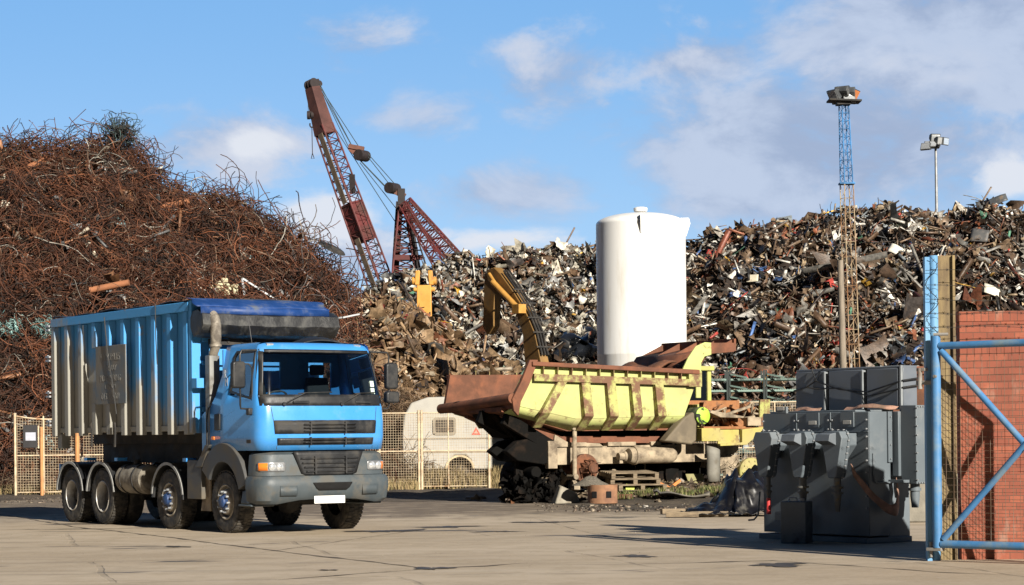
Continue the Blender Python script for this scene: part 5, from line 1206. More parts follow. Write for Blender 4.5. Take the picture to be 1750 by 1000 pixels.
# side cabinet on the sunny end
m = MB(); m.box(.0, .40, .43, .50, .88, 1.95) if False else m.box(.12, .42, .52, .80, .84, 1.96); m.box(.0, .12, .47, .84, .95, ZT_)
sc_ = m.build('side_cabinet', M_tg, X_, .008)
m = MB()
for z in np.linspace(.90, 1.92, 9):
    for y in (.525, .795): bolt(m, (.425, y, z), (1, 0, 0), .010)
for y in np.linspace(.56, .76, 5): bolt(m, (.425, y, 1.94), (1, 0, 0), .009); bolt(m, (.425, y, .86), (1, 0, 0), .009)
m.build('bolt', M_galv, sc_)
m = MB(); m.tube([(.25, .66, .84), (.25, .66, .66), (.25, .66, .50)], [.07, .07, .05], 12); m.lathe([(.09, 0), (.09, .04), (0, .04)], (.25, .66, .74), 'z', 14); m.box(.0, .30, .38, .50, .86, .90); m.build('outlet_pipe', M_tg, sc_)
m = MB(); m.tube([(.012, .08, 1.28), (.012, .08, 1.0), (.03, .10, .88), (.03, .14, .86), (.03, .44, .86)], .014, 8); m.build('conduit', M_tg, tk)
# cable boxes with their glands
def cable_box(x, kind):
    m = MB(); w = .21
    pts = [(x-w, 1.50), (x-w+.05, 1.60), (x+w-.05, 1.60), (x+w, 1.50), (x+.10, .98), (x+.07, .93), (x-.07, .93), (x-.10, .98)]
    m.prism(pts, 'y', -.35, -.16)
    m.prism([(x-.12, 1.57), (x+.16, 1.57), (x+.16, 1.40), (x-.02, 1.20), (x-.12, 1.30)], 'y', -.16, -.002)
    b = m.build('cable_box', M_tg, X_, .012)
    fl = [(x+(u-x)*1.07, z if False else 1.26+(z-1.26)*1.05) for u, z in pts]; m = MB().prism(fl, 'y', -.225, -.21); m.build('flange', M_tg, b, .003)
    m = MB()
    if kind: m.hexa([(x-.19, -.50, 1.46), (x+.10, -.50, 1.46), (x+.10, -.352, 1.40), (x-.19, -.352, 1.40), (x-.19, -.47, 1.56), (x+.10, -.47, 1.56), (x+.10, -.352, 1.58), (x-.19, -.352, 1.58)]); m.build('hood', pm('hood_grey', (.15, .17, .19), .5), b, .006)
    m = MB()
    for i in range(len(fl)):
        (a0, a1), (b0, b1) = fl[i], fl[(i+1) % len(fl)]; n = max(1, int(math.hypot(b0-a0, b1-a1)/.09))
        for j in range(n): f = (j+.5)/n; bolt(m, (a0+(b0-a0)*f, -.218, a1+(b1-a1)*f), (0, 1, 0), .011)
    m.build('bolt', M_galv, b)
    m = MB(); yy = -.24; th = 1 if kind else .62
    m.tube([(x, yy, .93), (x, yy, .80)], .055*th, 12); m.lathe([(.09*th, 0), (.09*th, .03), (0, .03)], (x, yy, .78), 'z', 12); m.lathe([(.085*th, 0), (.085*th, .03), (0, .03)], (x, yy, .70), 'z', 12); m.tube([(x, yy, .78), (x, yy, .70)], .05*th, 10)
    m.tube([(x, yy, .70), (x, yy, .66), (x, yy, .45)], [.06*th, .055*th, .033*th], 12); gl = m.build('cable_gland', pm('gland_grey', (.15, .15, .14), .6, dirt=(.28, .2, .08), da=.36, ds=9), b)
    return b, gl
for x, kd in ((-1.86, 0), (-1.11, 1), (-.39, 1)):
    b, gl = cable_box(x, kd)
    if not kd: tag(MB().tube([(x, -.24, .62), (x, -.24, .50)], .032, 10).tube([(x, -.24, .50), (x, -.24, .38)], .036, 10).build('red_cap', pm('red_cap', (.62, .05, .05), .5), gl), 'bright red plastic end cap')
m = MB(); m.box(-1.66, -1.36, -.30, -.12, .30, .42); m.tube([(-1.5, -.15, .30), (-1.42, -.02, .12)], .015, 6); m.tube([(-1.56, -.2, .3), (-1.5, -.02, .1)], .015, 6); m.build('junction_box', pm('jb_grey', (.22, .23, .22), .6), X_, .005); m = MB(); m.tube([(-2.3, -.02, .7), (-2.3, -.06, .35), (-2.35, -.1, .28), (-2.45, -.12, .27)], .014, 6); m.build('bent_pipe', M_tg, X_)
ca = R(-55.2)
cc = Vector((XO[0], XO[1], 0))+Matrix.Rotation(XA, 3, 'Z')@Vector((-.86, -.60, 0))
m = MB(); m.box(-.19, .19, -.16, .16, 0, .60); o = m.build('oil_can', pm('can_grey', (.13, .155, .175), .5, dirt=(.05, .055, .06), da=.4, ds=3), None, .012); o.location = cc; o.rotation_euler = (0, 0, XA+.5); tag(o, 'tall square grey can standing on the ground in front of the transformer', 'can')
MB().lathe([(.05, .60), (.05, .64), (0, .64)], (.08, 0, 0), 'z', 10).build('cap', M_galv, o); MB().tube([(-.12, 0, .60), (-.10, 0, .65), (.0, 0, .65), (.02, 0, .60)], .010, 6).build('handle', M_galv, o)
# lifting straps
def strap(name, pts, w, label, up=(0, 0, 1), tw=0, par=None):
    P_ = [Matrix.Rotation(XA, 3, 'Z')@Vector(p)+Vector((XO[0], XO[1], 0)) for p in pts]
    # Catmull-Rom
    Q_ = []
    for i in range(len(P_)-1):
        p0, p1, p2, p3 = P_[max(i-1, 0)], P_[i], P_[i+1], P_[min(i+2, len(P_)-1)]
        for k in range(8):
            t = k/8; Q_.append(.5*((2*p1)+(p2-p0)*t+(2*p0-5*p1+4*p2-p3)*t*t+(3*p1-p0-3*p2+p3)*t*t*t))
    Q_.append(P_[-1]); m = MB(); n = len(Q_); U = Matrix.Rotation(XA, 3, 'Z')@Vector(up)
    for i, q in enumerate(Q_):
        wv = U*w/2+Vector((0, 0, .004*math.sin(i*.6)))
        for k in (-1, -.33, .33, 1): m.v.append(tuple(q+wv*k))
    for i in range(n-1):
        for k in range(3): m.f.append((i*4+k, i*4+k+1, i*4+k+5, i*4+k+4))
    o = m.build(name, pm('strap_pink', (.33, .19, .14), .9, var=.2, vs=8, dirt=(.20, .13, .09), da=.42, ds=6, bump=.4, bs=60), None, thick=.008); return tag(o, label, 'strap')
strap('lifting_strap', [(-.22, -.12, 1.06), (-.12, -.10, .93), (.04, .0, .70), (.16, .16, .52), (.20, .30, .47), (.16, .40, .55), (.10, .47, .74), (.06, .50, .86)], .17, 'pinkish brown webbing strap drooping across the bright lower end of the transformer', (.0, -.25, .95))
strap('lifting_strap', [(-.80, .30, ZT_+.045), (-.62, .30, ZT_+.05), (-.45, .28, ZT_+.08), (-.25, .32, ZT_+.085), (-.05, .42, ZT_+.06), (.02, .55, ZT_+.05)], .10, 'pinkish brown webbing strap lying folded along the transformer top', (.1, .6, .5))
strap('lifting_strap', [(-1.75, .2, ZT_+.045), (-1.6, .24, ZT_+.07), (-1.45, .22, ZT_+.05), (-1.3, .3, ZT_+.045)], .08, 'short dull end of webbing strap at the left of the transformer top', (.1, .6, .6))

# ================================================================== GATE, POSTS, BRICK WALL
M_gb = pm('gate_blue', (.06, .20, .42), .5, var=.12, vs=4, dirt=(.20, .27, .30), da=.42, ds=2.5, dirt2=(.10, .07, .05), da2=.30, bump=.05)
M_gl = pm('gate_light_blue', (.17, .36, .56), .5, var=.1, dirt=(.09, .26, .50), da=.46, ds=1.5, stretch=(1, 1, .4), dirt2=(.12, .09, .07), da2=.29)
YG = 25.6; gx = at(1601, 800, YG).x
GA = math.atan2(-.75, .88); G = empty('gate', (gx, YG, 0), GA, 'tubular blue steel gate with crossed braces and welded mesh at the right edge', 'gate')
zt_, zb_, GL = 2.62, .215, 2.35
m = MB(); m.tube([(0, 0, .17), (0, 0, 2.74)], .058, 18); m.tube([(GL, 0, zb_), (GL, 0, zt_)], .05, 14); m.tube([(.055, 0, zt_), (GL, 0, zt_)], .044, 16); m.tube([(.055, 0, zb_), (GL, 0, zb_)], .048, 16)
gf = m.build('frame', M_gb, G)
m = MB(); m.tube([(.08, -.01, zt_-.06), (GL*.5-.02, -.01, 1.44), ], .040, 14); m.tube([(.08, .0, zb_+.06), (GL*.5, .0, 1.42), (GL-.05, .0, zt_-.06)], .040, 14); m.tube([(GL*.5+.05, -.01, 1.38), (GL-.05, -.01, zb_+.06)], .040, 14); m.build('brace', M_gb, G)
m = MB()
for x in np.arange(.10, GL, .098): m.tube([(x, .055, zb_), (x+.004*math.sin(x*40), .055, 1.4), (x, .055, zt_)], .0028, 5, False)
for z in np.arange(zb_+.05, zt_, .083): m.tube([(.05, .060, z), (GL, .060, z+.004*math.sin(z*30))], .0028, 5, False)
m.build('wire_mesh', pm('mesh_rust', (.17, .11, .07), .8, dirt=(.25, .22, .18), da=.4, ds=5), G)
M_hg = pm('hinge_grey', (.25, .24, .22), .6, dirt=(.16, .09, .05), da=.4); MB().rbox((-.03, .0, .15), (.20, .10, .04)).tube([(-.09, 0, .05), (-.09, 0, .24)], .02, 8).build('hinge', M_hg, G, .004)
MB().tube([(.02, -.08, 2.25), (.02, .1, 2.25)], .02, 8).build('bolt', M_hg, G); MB().tube([(.0, -.05, 2.76), (.16, .02, 2.76)], .018, 8).build('bolt', M_hg, G)
m = MB(); m.tube([(-.22, .0, 2.1), (-.22, 0, 2.36)], .03, 10); m.rbox((-.16, .02, 2.18), (.22, .06, .05)); m.rbox((-.20, .02, 2.34), (.12, .08, .04)); m.build('hinge', M_hg, G, .004)
gp = at(1594, 700, YG+.22); m = MB(); H = at(1594, 437, YG+.2).z
m.tube([(.0, 0, 0), (.0, 0, H)], .055, 20); m.box(-.115, -.056, -.06, .06, 0, H-.02); o = m.build('gate_post', M_gl); o.location = (gp.x+.02, YG+.2, 0); tag(o, 'tall pale blue round gate post wound with barbed wire', 'post')
for zz in (1, ): o.data.materials[0] = M_gl
xa, xb = at(1606, 700, YG+.32).x, at(1633, 700, YG+.32).x
m = MB(); w_ = xb-xa; m.box(0, w_-.03, 0, .02, 0, H+.01); m.box(w_-.03, w_, -.05, .14, 0, H+.01); m.box(-.02, 0, -.0, .14, 0, H); 
o = m.build('steel_column', pm('column_brown', (.26, .19, .09), .8, var=.2, dirt=(.13, .09, .05), da=.48, ds=2, stretch=(2, 2, .5), dirt2=(.36, .30, .14), da2=.34, bump=.15)); o.location = (xa, YG+.32, 0); tag(o, 'brown steel H-section column between the blue gate post and the brick wall', 'column')
def brick_mat(name, soldier=False):
    m = bpy.data.materials.new(name); m.use_nodes = True; t = NT(m.node_tree)
    P = t.n('TexCoord').outputs['Object']; sp = t.n('SeparateXYZ', i_0=P)
    v = t.n('CombineXYZ', i_0=t.math('ADD', sp.outputs[0], t.math('MULTIPLY', sp.outputs[1], 1.0)), i_1=sp.outputs[2], i_2=0.0).outputs[0]
    w = t.n('TexNoise', i_Scale=6.0); t.set(w.inputs['Vector'], P)
    v = t.n('VectorMath', operation='ADD', i_0=v, i_1=t.n('VectorMath', operation='SCALE', i_0=w.outputs['Color'], i_3=.010).outputs[0]).outputs[0]
    b = t.n('TexBrick', offset=0.0 if soldier else .5, i_Scale=1.0, i_Color1=(.33, .098, .055, 1), i_Color2=(.21, .058, .036, 1), i_Mortar=(.13, .085, .06, 1), i_Bias=-.1); t.set(b.inputs['Vector'], v)
    b.inputs['Brick Width'].default_value = .088 if soldier else .170; b.inputs['Row Height'].default_value = .13 if soldier else .0875
    b.inputs['Mortar Size'].default_value = .0045; b.inputs['Mortar Smooth'].default_value = .3
    n = t.noise(P, 22, 5, .65); c = t.mix(t.ramp(n, .35, .7, 0, .55), b.outputs[0], (.24, .075, .045)); 
    c = t.mix(t.ramp(t.noise(t.scale(P, (1, 1, .4)), 3.2, 6, .6), .58, .70, 0, .40), c, (.42, .30, .23)); c = t.mix(t.ramp(t.noise(P, 1.1, 6, .6), .48, .62, 0, .5), c, (.17, .055, .035))
    h = t.math('ADD', t.math('MULTIPLY', b.outputs['Fac'], -1.0), t.math('MULTIPLY', n, .35)); bp = t.n('Bump', i_Strength=.8, i_Distance=.012, i_Height=h)
    bs = t.n('BsdfPrincipled', i_Base_Color=c, i_Roughness=.9, i_Normal=bp.outputs[0]); t.n('OutputMaterial', i_0=bs.outputs[0]); return m
wx = at(1641, 700, 25.95).x; wz = at(1690, 533, 25.95).z
WL = empty('brick_wall', (wx, 25.95, 0), R(-2), 'red brick wall behind the blue gate with a soldier course along its top', 'brick wall')
MB().prism([(0, -.05), (3.0, -.05), (3.0, 2.15), (2.05, wz-.12), (0, wz-.12)], 'y', 0, .24).build('brickwork', brick_mat('red_brick'), WL, .004)
o = MB().box(-.008, 2.06, -.008, .25, 0, .13).build('coping', brick_mat('soldier_brick', True), WL, .006); o.location.z = wz-.119
# barbed wire strands
for k, py in enumerate((462, 488, 512, 535, 558)):
    z = at(1640, py, YG+.1).z; m = MB(); pts = []
    for i in range(70):
        u = i/69; pts.append((gx-.1+u*2.6, YG+.08-.02*math.sin(u*9), z+.010*math.sin(u*13+k)-.015*math.sin(u*PI)))
    m.tube(pts, .003, 4)
    for i in range(3, 68, 4):
        p = Vector(pts[i]); m.tube([p+Vector((-.012, 0, -.016)), p+Vector((.012, .0, .016))], .0026, 4); m.tube([p+Vector((.012, 0, -.016)), p+Vector((-.012, .0, .016))], .0026, 4)
    tag(m.build('barbed_wire', M_dark), ['topmost', 'second from top', 'middle', 'second lowest', 'lowest'][k]+' strand of barbed wire stretched to the right from the gate post', 'barbed wire', 'barbed wire strands above the gate')
m = MB(); pts = []
for i in range(60):
    u = i/59; p = at(1591+10*math.sin(u*14)+u*4, 440+u*135, YG+.07); pts.append((p.x, YG+.075+.02*math.sin(i), p.z))
m.tube(pts, .0045, 4)
for i in range(2, 58, 3): p = Vector(pts[i]); m.tube([p+Vector((-.014, -.004, -.018)), p+Vector((.014, -.004, .018))], .003, 4)
tag(m.build('barbed_wire', M_dark), 'loose barbed wire wound down the front of the pale blue gate post', 'barbed wire')

# ================================================================== MESH FENCE (each panel and each post a thing)
M_fp = pm('fence_cream', (.62, .50, .34), .7, dirt=(.36, .20, .10), da=.42, ds=4); M_fm = pm('fence_mesh', (.50, .40, .27), .8, dirt=(.20, .14, .09), da=.45, ds=3); M_fo = pm('fence_orange', (.55, .26, .10), .7, dirt=(.3, .16, .08), da=.4)
def fpos(px): 
    Yf = np.interp(px, [27, 700, 1400], [59.5, 62, 62]); p = at(px, 780, Yf); return Vector((p.x, p.y, 0))
stops = [27, 140, 260, 375, 490, 600, 716, 836]; FH = 2.28
plab = ['leftmost mesh fence panel, slack and half in shadow, with the sign on it', 'mesh fence panel seen through the gap behind the rear truck wheels', 'mesh fence panel hidden behind the middle of the truck', 'mesh fence panel behind the truck container front', 'mesh fence panel behind the truck cab', 'mesh fence panel just right of the truck front corner', 'mesh fence panel right in front of the caravan window']
def fence_panel(a, b, label, H=FH, z0=.12, cell=.075, sag=0, group='cream mesh fence panels along the yard'):
    a, b = Vector(a), Vector(b); L_ = (b-a).length; an = math.atan2(b.y-a.y, b.x-a.x); f = empty('mesh_fence', a, an, label, 'mesh fence', group)
    zz = lambda x, z: z-sag*math.sin(PI*x/L_)*(z/H)
    m = MB(); r_ = .018
    m.tube([(x, 0, zz(x, H)) for x in np.linspace(.03, L_-.03, 7)], .022, 6); m.tube([(.03, 0, 1.16), (L_-.03, 0, 1.16)], .02, 6); m.tube([(.03, 0, z0), (L_-.03, 0, z0)], .015, 6); m.tube([(L_*.42, 0, H), (L_*.42, 0, .05)], .022, 6)
    m.build('frame', M_fp, f); m = MB()
    for x in np.arange(.05, L_-.03, cell): m.beam((x, .02, z0), (x, .02, zz(x, H)), .008, .008)
    for z in np.arange(z0, H, cell): m.beam((.03, .026, zz(0, z)), (L_-.03, .026, zz(L_*.3, z)), .008, .008)
    m.build('mesh', M_fm, f, smooth=False); return f
fps = [fence_panel(fpos(stops[i]), fpos(stops[i+1]), plab[i], sag=.10 if i == 0 else 0) for i in range(len(stops)-1)]
def fpost(px, label, mat=M_fp, r=.035, H=2.35, dy=-.06):
    p = fpos(px); m = MB().tube([(0, 0, 0), (.0, 0, H)], r, 8).box(-.05, .05, -.05, .05, -.0, .02).lathe([(r+.004, H-.02), (r+.004, H+.01), (0, H+.02)], (0, 0, 0), 'z', 8); o = m.build('fence_post', mat); o.location = (p.x, p.y+dy, 0); tag(o, label, 'post', 'posts of the mesh fence')
for px, lb in ((27, 'cream fence post at the far left end of the mesh fence'), (716, 'thick cream fence post left of the caravan window'), (721, 'second cream fence post right against the thick one'), (836, 'cream fence post at the edge between the two caravans')):
    fpost(px, lb)
fpost(72, 'orange rusty fence post with a bent bar tied to it, left of the truck', M_fo, .045, 1.95); fpost(133, 'orange fence post just behind the truck tail', M_fo, .06)
p = at(51, 747, 59.3); o = empty('warning_sign', (p.x, 59.35, p.z), R(12), 'black square sign with a pale grey panel on the leftmost fence', 'sign')
MB().box(-.20, .20, 0, .02, -.30, .34).build('board', pm('sign_black', (.010, .009, .011), .6), o, .004); MB().box(-.13, .15, -.006, -.002, -.10, .13).build('panel', pm('sign_grey', (.42, .44, .52), .6, dirt=(.3, .3, .33), da=.4), o); MB().box(.21, .245, -.01, .03, -.32, .32).build('edge_strip', M_fp, o)
fence_panel((at(1165, 780, 62).x, 62, 0), (at(1270, 780, 62).x, 62, 0), 'mesh fence panel showing its top rail above the dump truck engine', 2.50, group=None); fence_panel((at(1270, 780, 62).x, 62, 0), (at(1400, 780, 62).x, 62, 0), 'mesh fence panel with its top rail just left of the transformer', 2.50, group=None)

# ================================================================== CARAVANS
M_cv = pm('caravan_cream', (.44, .42, .375), .5, var=.05, dirt=(.45, .42, .34), da=.42, ds=1.2)
ca_ = at(688, 800, 65); m = MB(); CVL = at(842, 800, 65).x-ca_.x+.6
A_ = empty('caravan', (ca_.x, 65, 0), 0, 'cream touring caravan with a small window and red triangle behind the mesh fence', 'caravan')
zt3 = at(760, 677, 65).z
MB().prism([(.0, .55), (.0, 1.7), (.06, 2.25), (.28, zt3-.20), (.8, zt3-.03), (2.4, zt3), (CVL, zt3-.02), (CVL, .55), (2.15, .55), (2.1, .85), (1.95, 1.0), (1.6, 1.0), (1.45, .85), (1.4, .55)], 'y', 0, 2.0).build('body', M_cv, A_, .05)
w = MB().prism(rrect(1.0, 1.62, 1.68, 2.12, .08), 'y', -.03, -.005).build('window', pm('caravan_window', (.10, .085, .07), .15, dirt=(.3, .25, .2), da=.3), A_); MB().ring(rrect(.95, 1.67, 1.63, 2.17, .10), rrect(1.02, 1.60, 1.70, 2.10, .07), 'y', -.04, -.002).build('window_frame', pm('win_frame', (.3, .26, .2), .6), w)
m = MB().prism([(2.14, 1.62), (2.42, 1.62), (2.28, 1.86)], 'y', -.012, -.003); tr = m.build('warning_triangle', pm('red_triangle', (.62, .10, .07), .6), A_); MB().prism([(2.22, 1.665), (2.34, 1.665), (2.28, 1.77)], 'y', -.016, -.0125).build('triangle_centre', pm('tri_pale', (.65, .35, .28), .6), tr)
MB().box(0.02, CVL-.02, -.02, -.004, 1.08, 1.14).box(.02, CVL-.02, -.015, -.004, 1.50, 1.53).build('trim_strip', pm('strip_brown', (.30, .24, .17), .6), A_)
m = MB(); m.lathe([(.0, 0), (.18, 0), (.20, -.04), (.32, -.05), (.33, .0), (.33, .14), (0, .14)], (1.77, .15, .34), 'y', 24); m.build('wheel', M_rubber, A_)
m = arch(1.77, .40, .46, 5, 175, -.05, .0, zc=.55); m.build('wheel_arch', pm('arch_cream', (.6, .48, .3), .6), A_)
MB().box(.3, CVL-.3, .3, 1.7, .45, .549).box(.4, .5, .9, 1.1, 0, .45).box(CVL-.6, CVL-.5, .9, 1.1, 0, .45).build('chassis', M_dark, A_)
cb2 = at(838, 800, 68); B_ = empty('caravan', (cb2.x-.6, 68, 0), R(2), 'white caravan with a dark green stripe showing beside the dump truck tail', 'caravan')
MB().prism([(.0, .55), (.0, 2.2), (.3, 2.5), (4.6, 2.5), (4.8, 2.2), (4.8, .55)], 'y', 0, 2.0).build('body', pm('caravan_white', (.52, .55, .54), .4, dirt=(.5, .5, .45), da=.35), B_, .05)
MB().box(.02, 4.78, -.02, -.004, 1.02, 1.27).build('stripe', pm('green_stripe', (.06, .16, .14), .4), B_); MB().box(.5, 2.0, -.03, -.004, 1.66, 2.1).build('window', pm('dark_window', (.02, .025, .03), .1), B_); MB().box(.02, 4.78, -.03, -.004, 1.275, 1.33).build('trim_strip', pm('grey_strip', (.4, .42, .4), .4), B_)
MB().lathe([(0, 0), (.2, 0), (.33, -.04), (.33, .14), (0, .14)], (2.6, .1, .33), 'y', 20).build('wheel', M_rubber, B_); MB().box(.4, 4.4, .3, 1.7, .3, .549).build('chassis', M_dark, B_)

# ================================================================== GREEN STILLAGES
M_st = pm('stillage_green', (.25, .36, .31), .6, dirt=(.05, .06, .055), da=.45, ds=3); M_st2 = pm('stillage_dark', (.03, .04, .038), .7)
def stillage():
    r = empty('steel_stillage', (0, 0, 0), 0, None, None); m = MB(); w, dp, h = 1.12, 1.3, 1.16
    for x in (0, w):
        for y in (0, dp): m.box(x-.03, x+.03, y-.03, y+.03, 0, h)
        m.box(x-.025, x+.025, .028, dp-.028, .02, .06)
    m.box(.028, w-.028, .0, .03, .02, .06)
    m.build('frame', M_st2, r)
    for z in (.08, .45, .82):
        m = MB(); m.box(.03, w-.03, -.02, .03, z, z+.06); m.box(.03, w-.03, dp-.03, dp+.02, z, z+.06); m.beam((.02, -.05, z+.20), (.55, -.35, z+.08), .04, .05)
        for k in range(14): x = .06+k*.078; m.box(x, x+.03, .03, dp-.03, z+.03, z+.075)
        m.build('shelf', M_st, r)
    return r
st0 = stillage(); first = True
sx0 = at(1186, 800, 69).x
for ci in range(3):
    for ri in range(3):
        o = st0 if first else copy_tree(st0); first = False
        o.location = (sx0+ci*1.20, 69, .12+ri*1.19); o.rotation_euler = (0, 0, R(-3))
        tag(o, ['bottom', 'middle', 'topmost'][ri]+' green slatted steel stillage in the '+['left stack, next to the dump truck cab', 'centre stack, right of the dump truck cab', 'right stack, nearest the transformer'][ci], 'stillage', 'green steel stillages stacked before the heap')
# rusty skip behind the transformer
sk = at(1562, 800, 44); o = empty('rusty_skip', (sk.x, 44, 0), R(-6), 'rust-brown steel container half hidden between transformer and blue gate post', 'skip')
MB().box(-.6, 4.0, 0, 2.2, .2, 2.9).build('body', M_rust, o, .03); MB().box(-.62, 4.02, -.05, -.003, 2.78, 2.95).box(-.62, 4.02, -.05, -.003, 2.0, 2.08).box(-.1, .0, -.06, -.003, .2, 2.779).box(1.2, 1.3, -.06, -.003, .2, 2.779).build('rib', M_drust, o, .01); MB().box(-.3, .2, .3, 1.9, 0, .2).box(3.2, 3.8, .3, 1.9, 0, .2).build('skid', M_dark, o)
cblk = at(1578, 800, 37); o = MB().rbox((0, 0, .42), (1.3, .6, .84)).build('concrete_block', pm('block_concrete', (.24, .22, .18), .9, var=.2, dirt=(.12, .10, .08), da=.4, bump=.4), None, .03); o.location = (cblk.x+.3, 37, 0); tag(o, 'grey concrete block on the ground just right of the transformer', 'concrete block')

# ================================================================== YARD CLUTTER
def gp_(px, py): r = ray(px, py); t = -CZ/r[2]; return Vector((r[0]*t, t, 0))
def gz(x, y): return .06+.34*math.exp(-((x-4.2)/2.6)**2-((y-52.3)/2.2)**2) if y > 46 else .004
def gq(px, py):
    r = ray(px, py); z = .1
    for _ in range(60): t = (z-CZ)/r[2]; z = z*.6+.4*gz(r[0]*t, t)
    return Vector((r[0]*t, t, z))
def place(o, p, z=0, rz=0, label=None, cat=None, rx=0, ry=0): o.location = (p.x, p.y, z); o.rotation_euler = (rx, ry, rz); return tag(o, label, cat)
M_conc = pm('rough_concrete', (.33, .30, .24), .95, var=.2, dirt=(.18, .15, .11), da=.42, bump=.6, bs=12)
GZ = .06
m = MB().hexa([(-.30, -.25, 0), (.30, -.25, 0), (.30, .25, 0), (-.30, .25, 0), (-.12, -.12, .42), (.27, -.14, .24), (.25, .12, .26), (-.14, .12, .45)]); place(m.build('concrete_lump', M_conc, None, .04), gp_(966, 861), 0, .2, 'broken wedge of pale concrete on the ground under the dump body', 'concrete')
m = MB(); N_ = 32; h_ = .42
o = MB().lathe([(.34, 0), (.34, h_), (.30, h_), (.30, 0)], (0, 0, 0), 'z', N_, True).build('steel_ring', pm('ring_orange_rust', (.33, .17, .09), .8, var=.2, dirt=(.20, .10, .06), da=.45, bump=.3)); place(o, gp_(1031, 863)+Vector((0, .34, 0)), .03, 0, 'rusty orange steel ring with two square holes on the ground by the wreck', 'steel ring')
for a in (-125, -68): MB().rbox((.341*math.cos(R(a)), .341*math.sin(R(a)), .20), (.02, .13, .15), (0, 0, R(a))).build('hole', pm('void_black', (.004, .004, .004), .9), o, .01)
m = MB().lathe([(0, .22), (.1, .19), (.25, .09), (.42, 0)], (0, 0, 0), 'z', 20); [None]; m.v = [(x+random.gauss(0, .012), y+random.gauss(0, .012), z+random.gauss(0, .01)) for x, y, z in m.v]; place(m.build('gravel_heap', pm('grey_grit', (.16, .14, .11), .95, var=.4, vs=30, bump=.9, bs=60)), gp_(1012, 863)+Vector((-.02, .5, 0)), .43, 0, 'small cone of grey grit heaped on the rusty steel ring', 'grit heap')
def pallet():
    r = bpy.data.objects.new('pallet', None); COL.objects.link(r)
    m = MB()
    for k in range(7): m.box(-.6, .6, -.5+k*.155, -.5+k*.155+.10, .12, .142)
    m.build('deck_board', M_wood, r, .003); m = MB()
    for x in (-.55, 0, .55): m.box(x-.05, x+.05, -.5, .53, .022, .118)
    m.build('bearer', M_wood, r, .003); m = MB()
    for k in (-.5, 0, .43): m.box(-.6, .6, k, k+.10, .0, .02)
    m.build('base_board', M_wood, r, .003); return r
p0 = pallet(); base = at(1088, 830, 50.5); base.z = 0
for k, (dx, dy, dz, rz, rx, lb) in enumerate(((0, 1.0, .05, .25, 0, 'lowest grey wooden pallet beneath the dump truck air tank'), (-.1, 1.05, .20, .1, .03, 'second wooden pallet up, stacked under the dump truck air tank'), (-.2, 1.1, .36, .3, .06, 'topmost wooden pallet of the stack beneath the dump truck, slightly tilted'))):
    o = p0 if k == 0 else copy_tree(p0); o.location = (base.x+dx, base.y+dy-1.0, dz+.20); o.rotation_euler = (rx, 0, rz); tag(o, lb, 'pallet', 'wooden pallets stacked under the dump truck')
M_oli = pm('olive_board', (.28, .26, .12), .7, dirt=(.16, .14, .09), da=.4); M_yel = pm('lime_scrap', (.48, .55, .08), .6, dirt=(.3, .25, .1), da=.4)
place(MB().rbox((0, 0, .17), (.46, .03, .42), (-.7, 0, 0)).build('leaning_board', M_oli, None, .005), gq(1190, 838), gq(1190, 838).z, .35, 'olive board leaning on the front of the wrecked dump truck', 'board')
place(MB().prism([(-.45, .22), (-.10, .02), (.18, .25), (.14, .30), (-.10, .12), (-.42, .28)], 'y', 0, .12).build('orange_bracket', pm('orange_paint', (.62, .22, .05), .6), None, .005), gq(1152, 842), gq(1152, 842).z, .1, 'bright orange bent steel angle lying in the weeds by the wreck', 'steel angle')
m = MB().sheet(lambda u, v: ((u-.5)*1.3, (v-.5)*.6, .04+.05*math.sin(u*7)+.04*math.sin(v*5+u*3)+(.10 if u < .1 else 0)), 16, 6); place(m.build('rubber_mat', pm('torn_mat', (.09, .085, .075), .8, dirt=(.2, .18, .14), da=.45), None, thick=.03), gq(1165, 851), gq(1165, 851).z+.02, -.1, 'torn grey mat lying flat on the dirt in front of the leaning board', 'mat')
place(MB().rbox((0, 0, .1), (.22, .03, .30), (-.4, .3, 0)).build('yellow_plate', M_yel, None, .005), gq(1076, 846), gq(1076, 846).z, .2, 'small lime yellow plate propped right of the rusty ring', 'plate')
place(MB().rbox((0, 0, .1), (.22, .04, .30), (-.5, .25, 0)).build('yellow_plate', pm('mustard_plate', (.42, .36, .10), .7), None, .005), gq(1098, 843), gq(1098, 843).z, .3, 'mustard yellow plate leaning against the pallets', 'plate')
place(MB().rbox((0, 0, .05), (.35, .12, .10)).build('brick_rubble', M_rust, None, .01), gq(1068, 852), gq(1068, 852).z, .1, 'low rust brown slab beside the right of the steel ring', 'slab')
place(MB().tube([(-.16, 0, .1), (.16, 0, .1)], .11, 14).build('drum_end', M_dark, None, .01), gq(1062, 845), gq(1062, 845).z, 1.0, 'small black roller lying behind the rust brown slab', 'roller')
for k, (px, py, Lb, rz, lb) in enumerate(((1212, 884, .72, -.04, 'squared timber beam on the ground in front of the black sheeting'), (1166, 885, .62, -.10, 'shorter timber beam end to end with the longer one, nearer the truck'), (1150, 879, .5, .35, 'thin cracked timber lying behind the two beams'))):
    place(MB().rbox((0, 0, .05), (Lb, .12, .10)).build('timber_beam', M_wood, None, .008), gp_(px, py), .012, rz, lb, 'timber')
place(MB().rbox((0, 0, .03), (1.4, .25, .04), (0, .03, 0)).build('plank', pm('yellow_plank', (.50, .34, .14), .8, dirt=(.3, .2, .1), da=.4), None, .004), gp_(1580, 876), .05, .3, 'yellow plank on the dirt between transformer and gate post', 'plank')
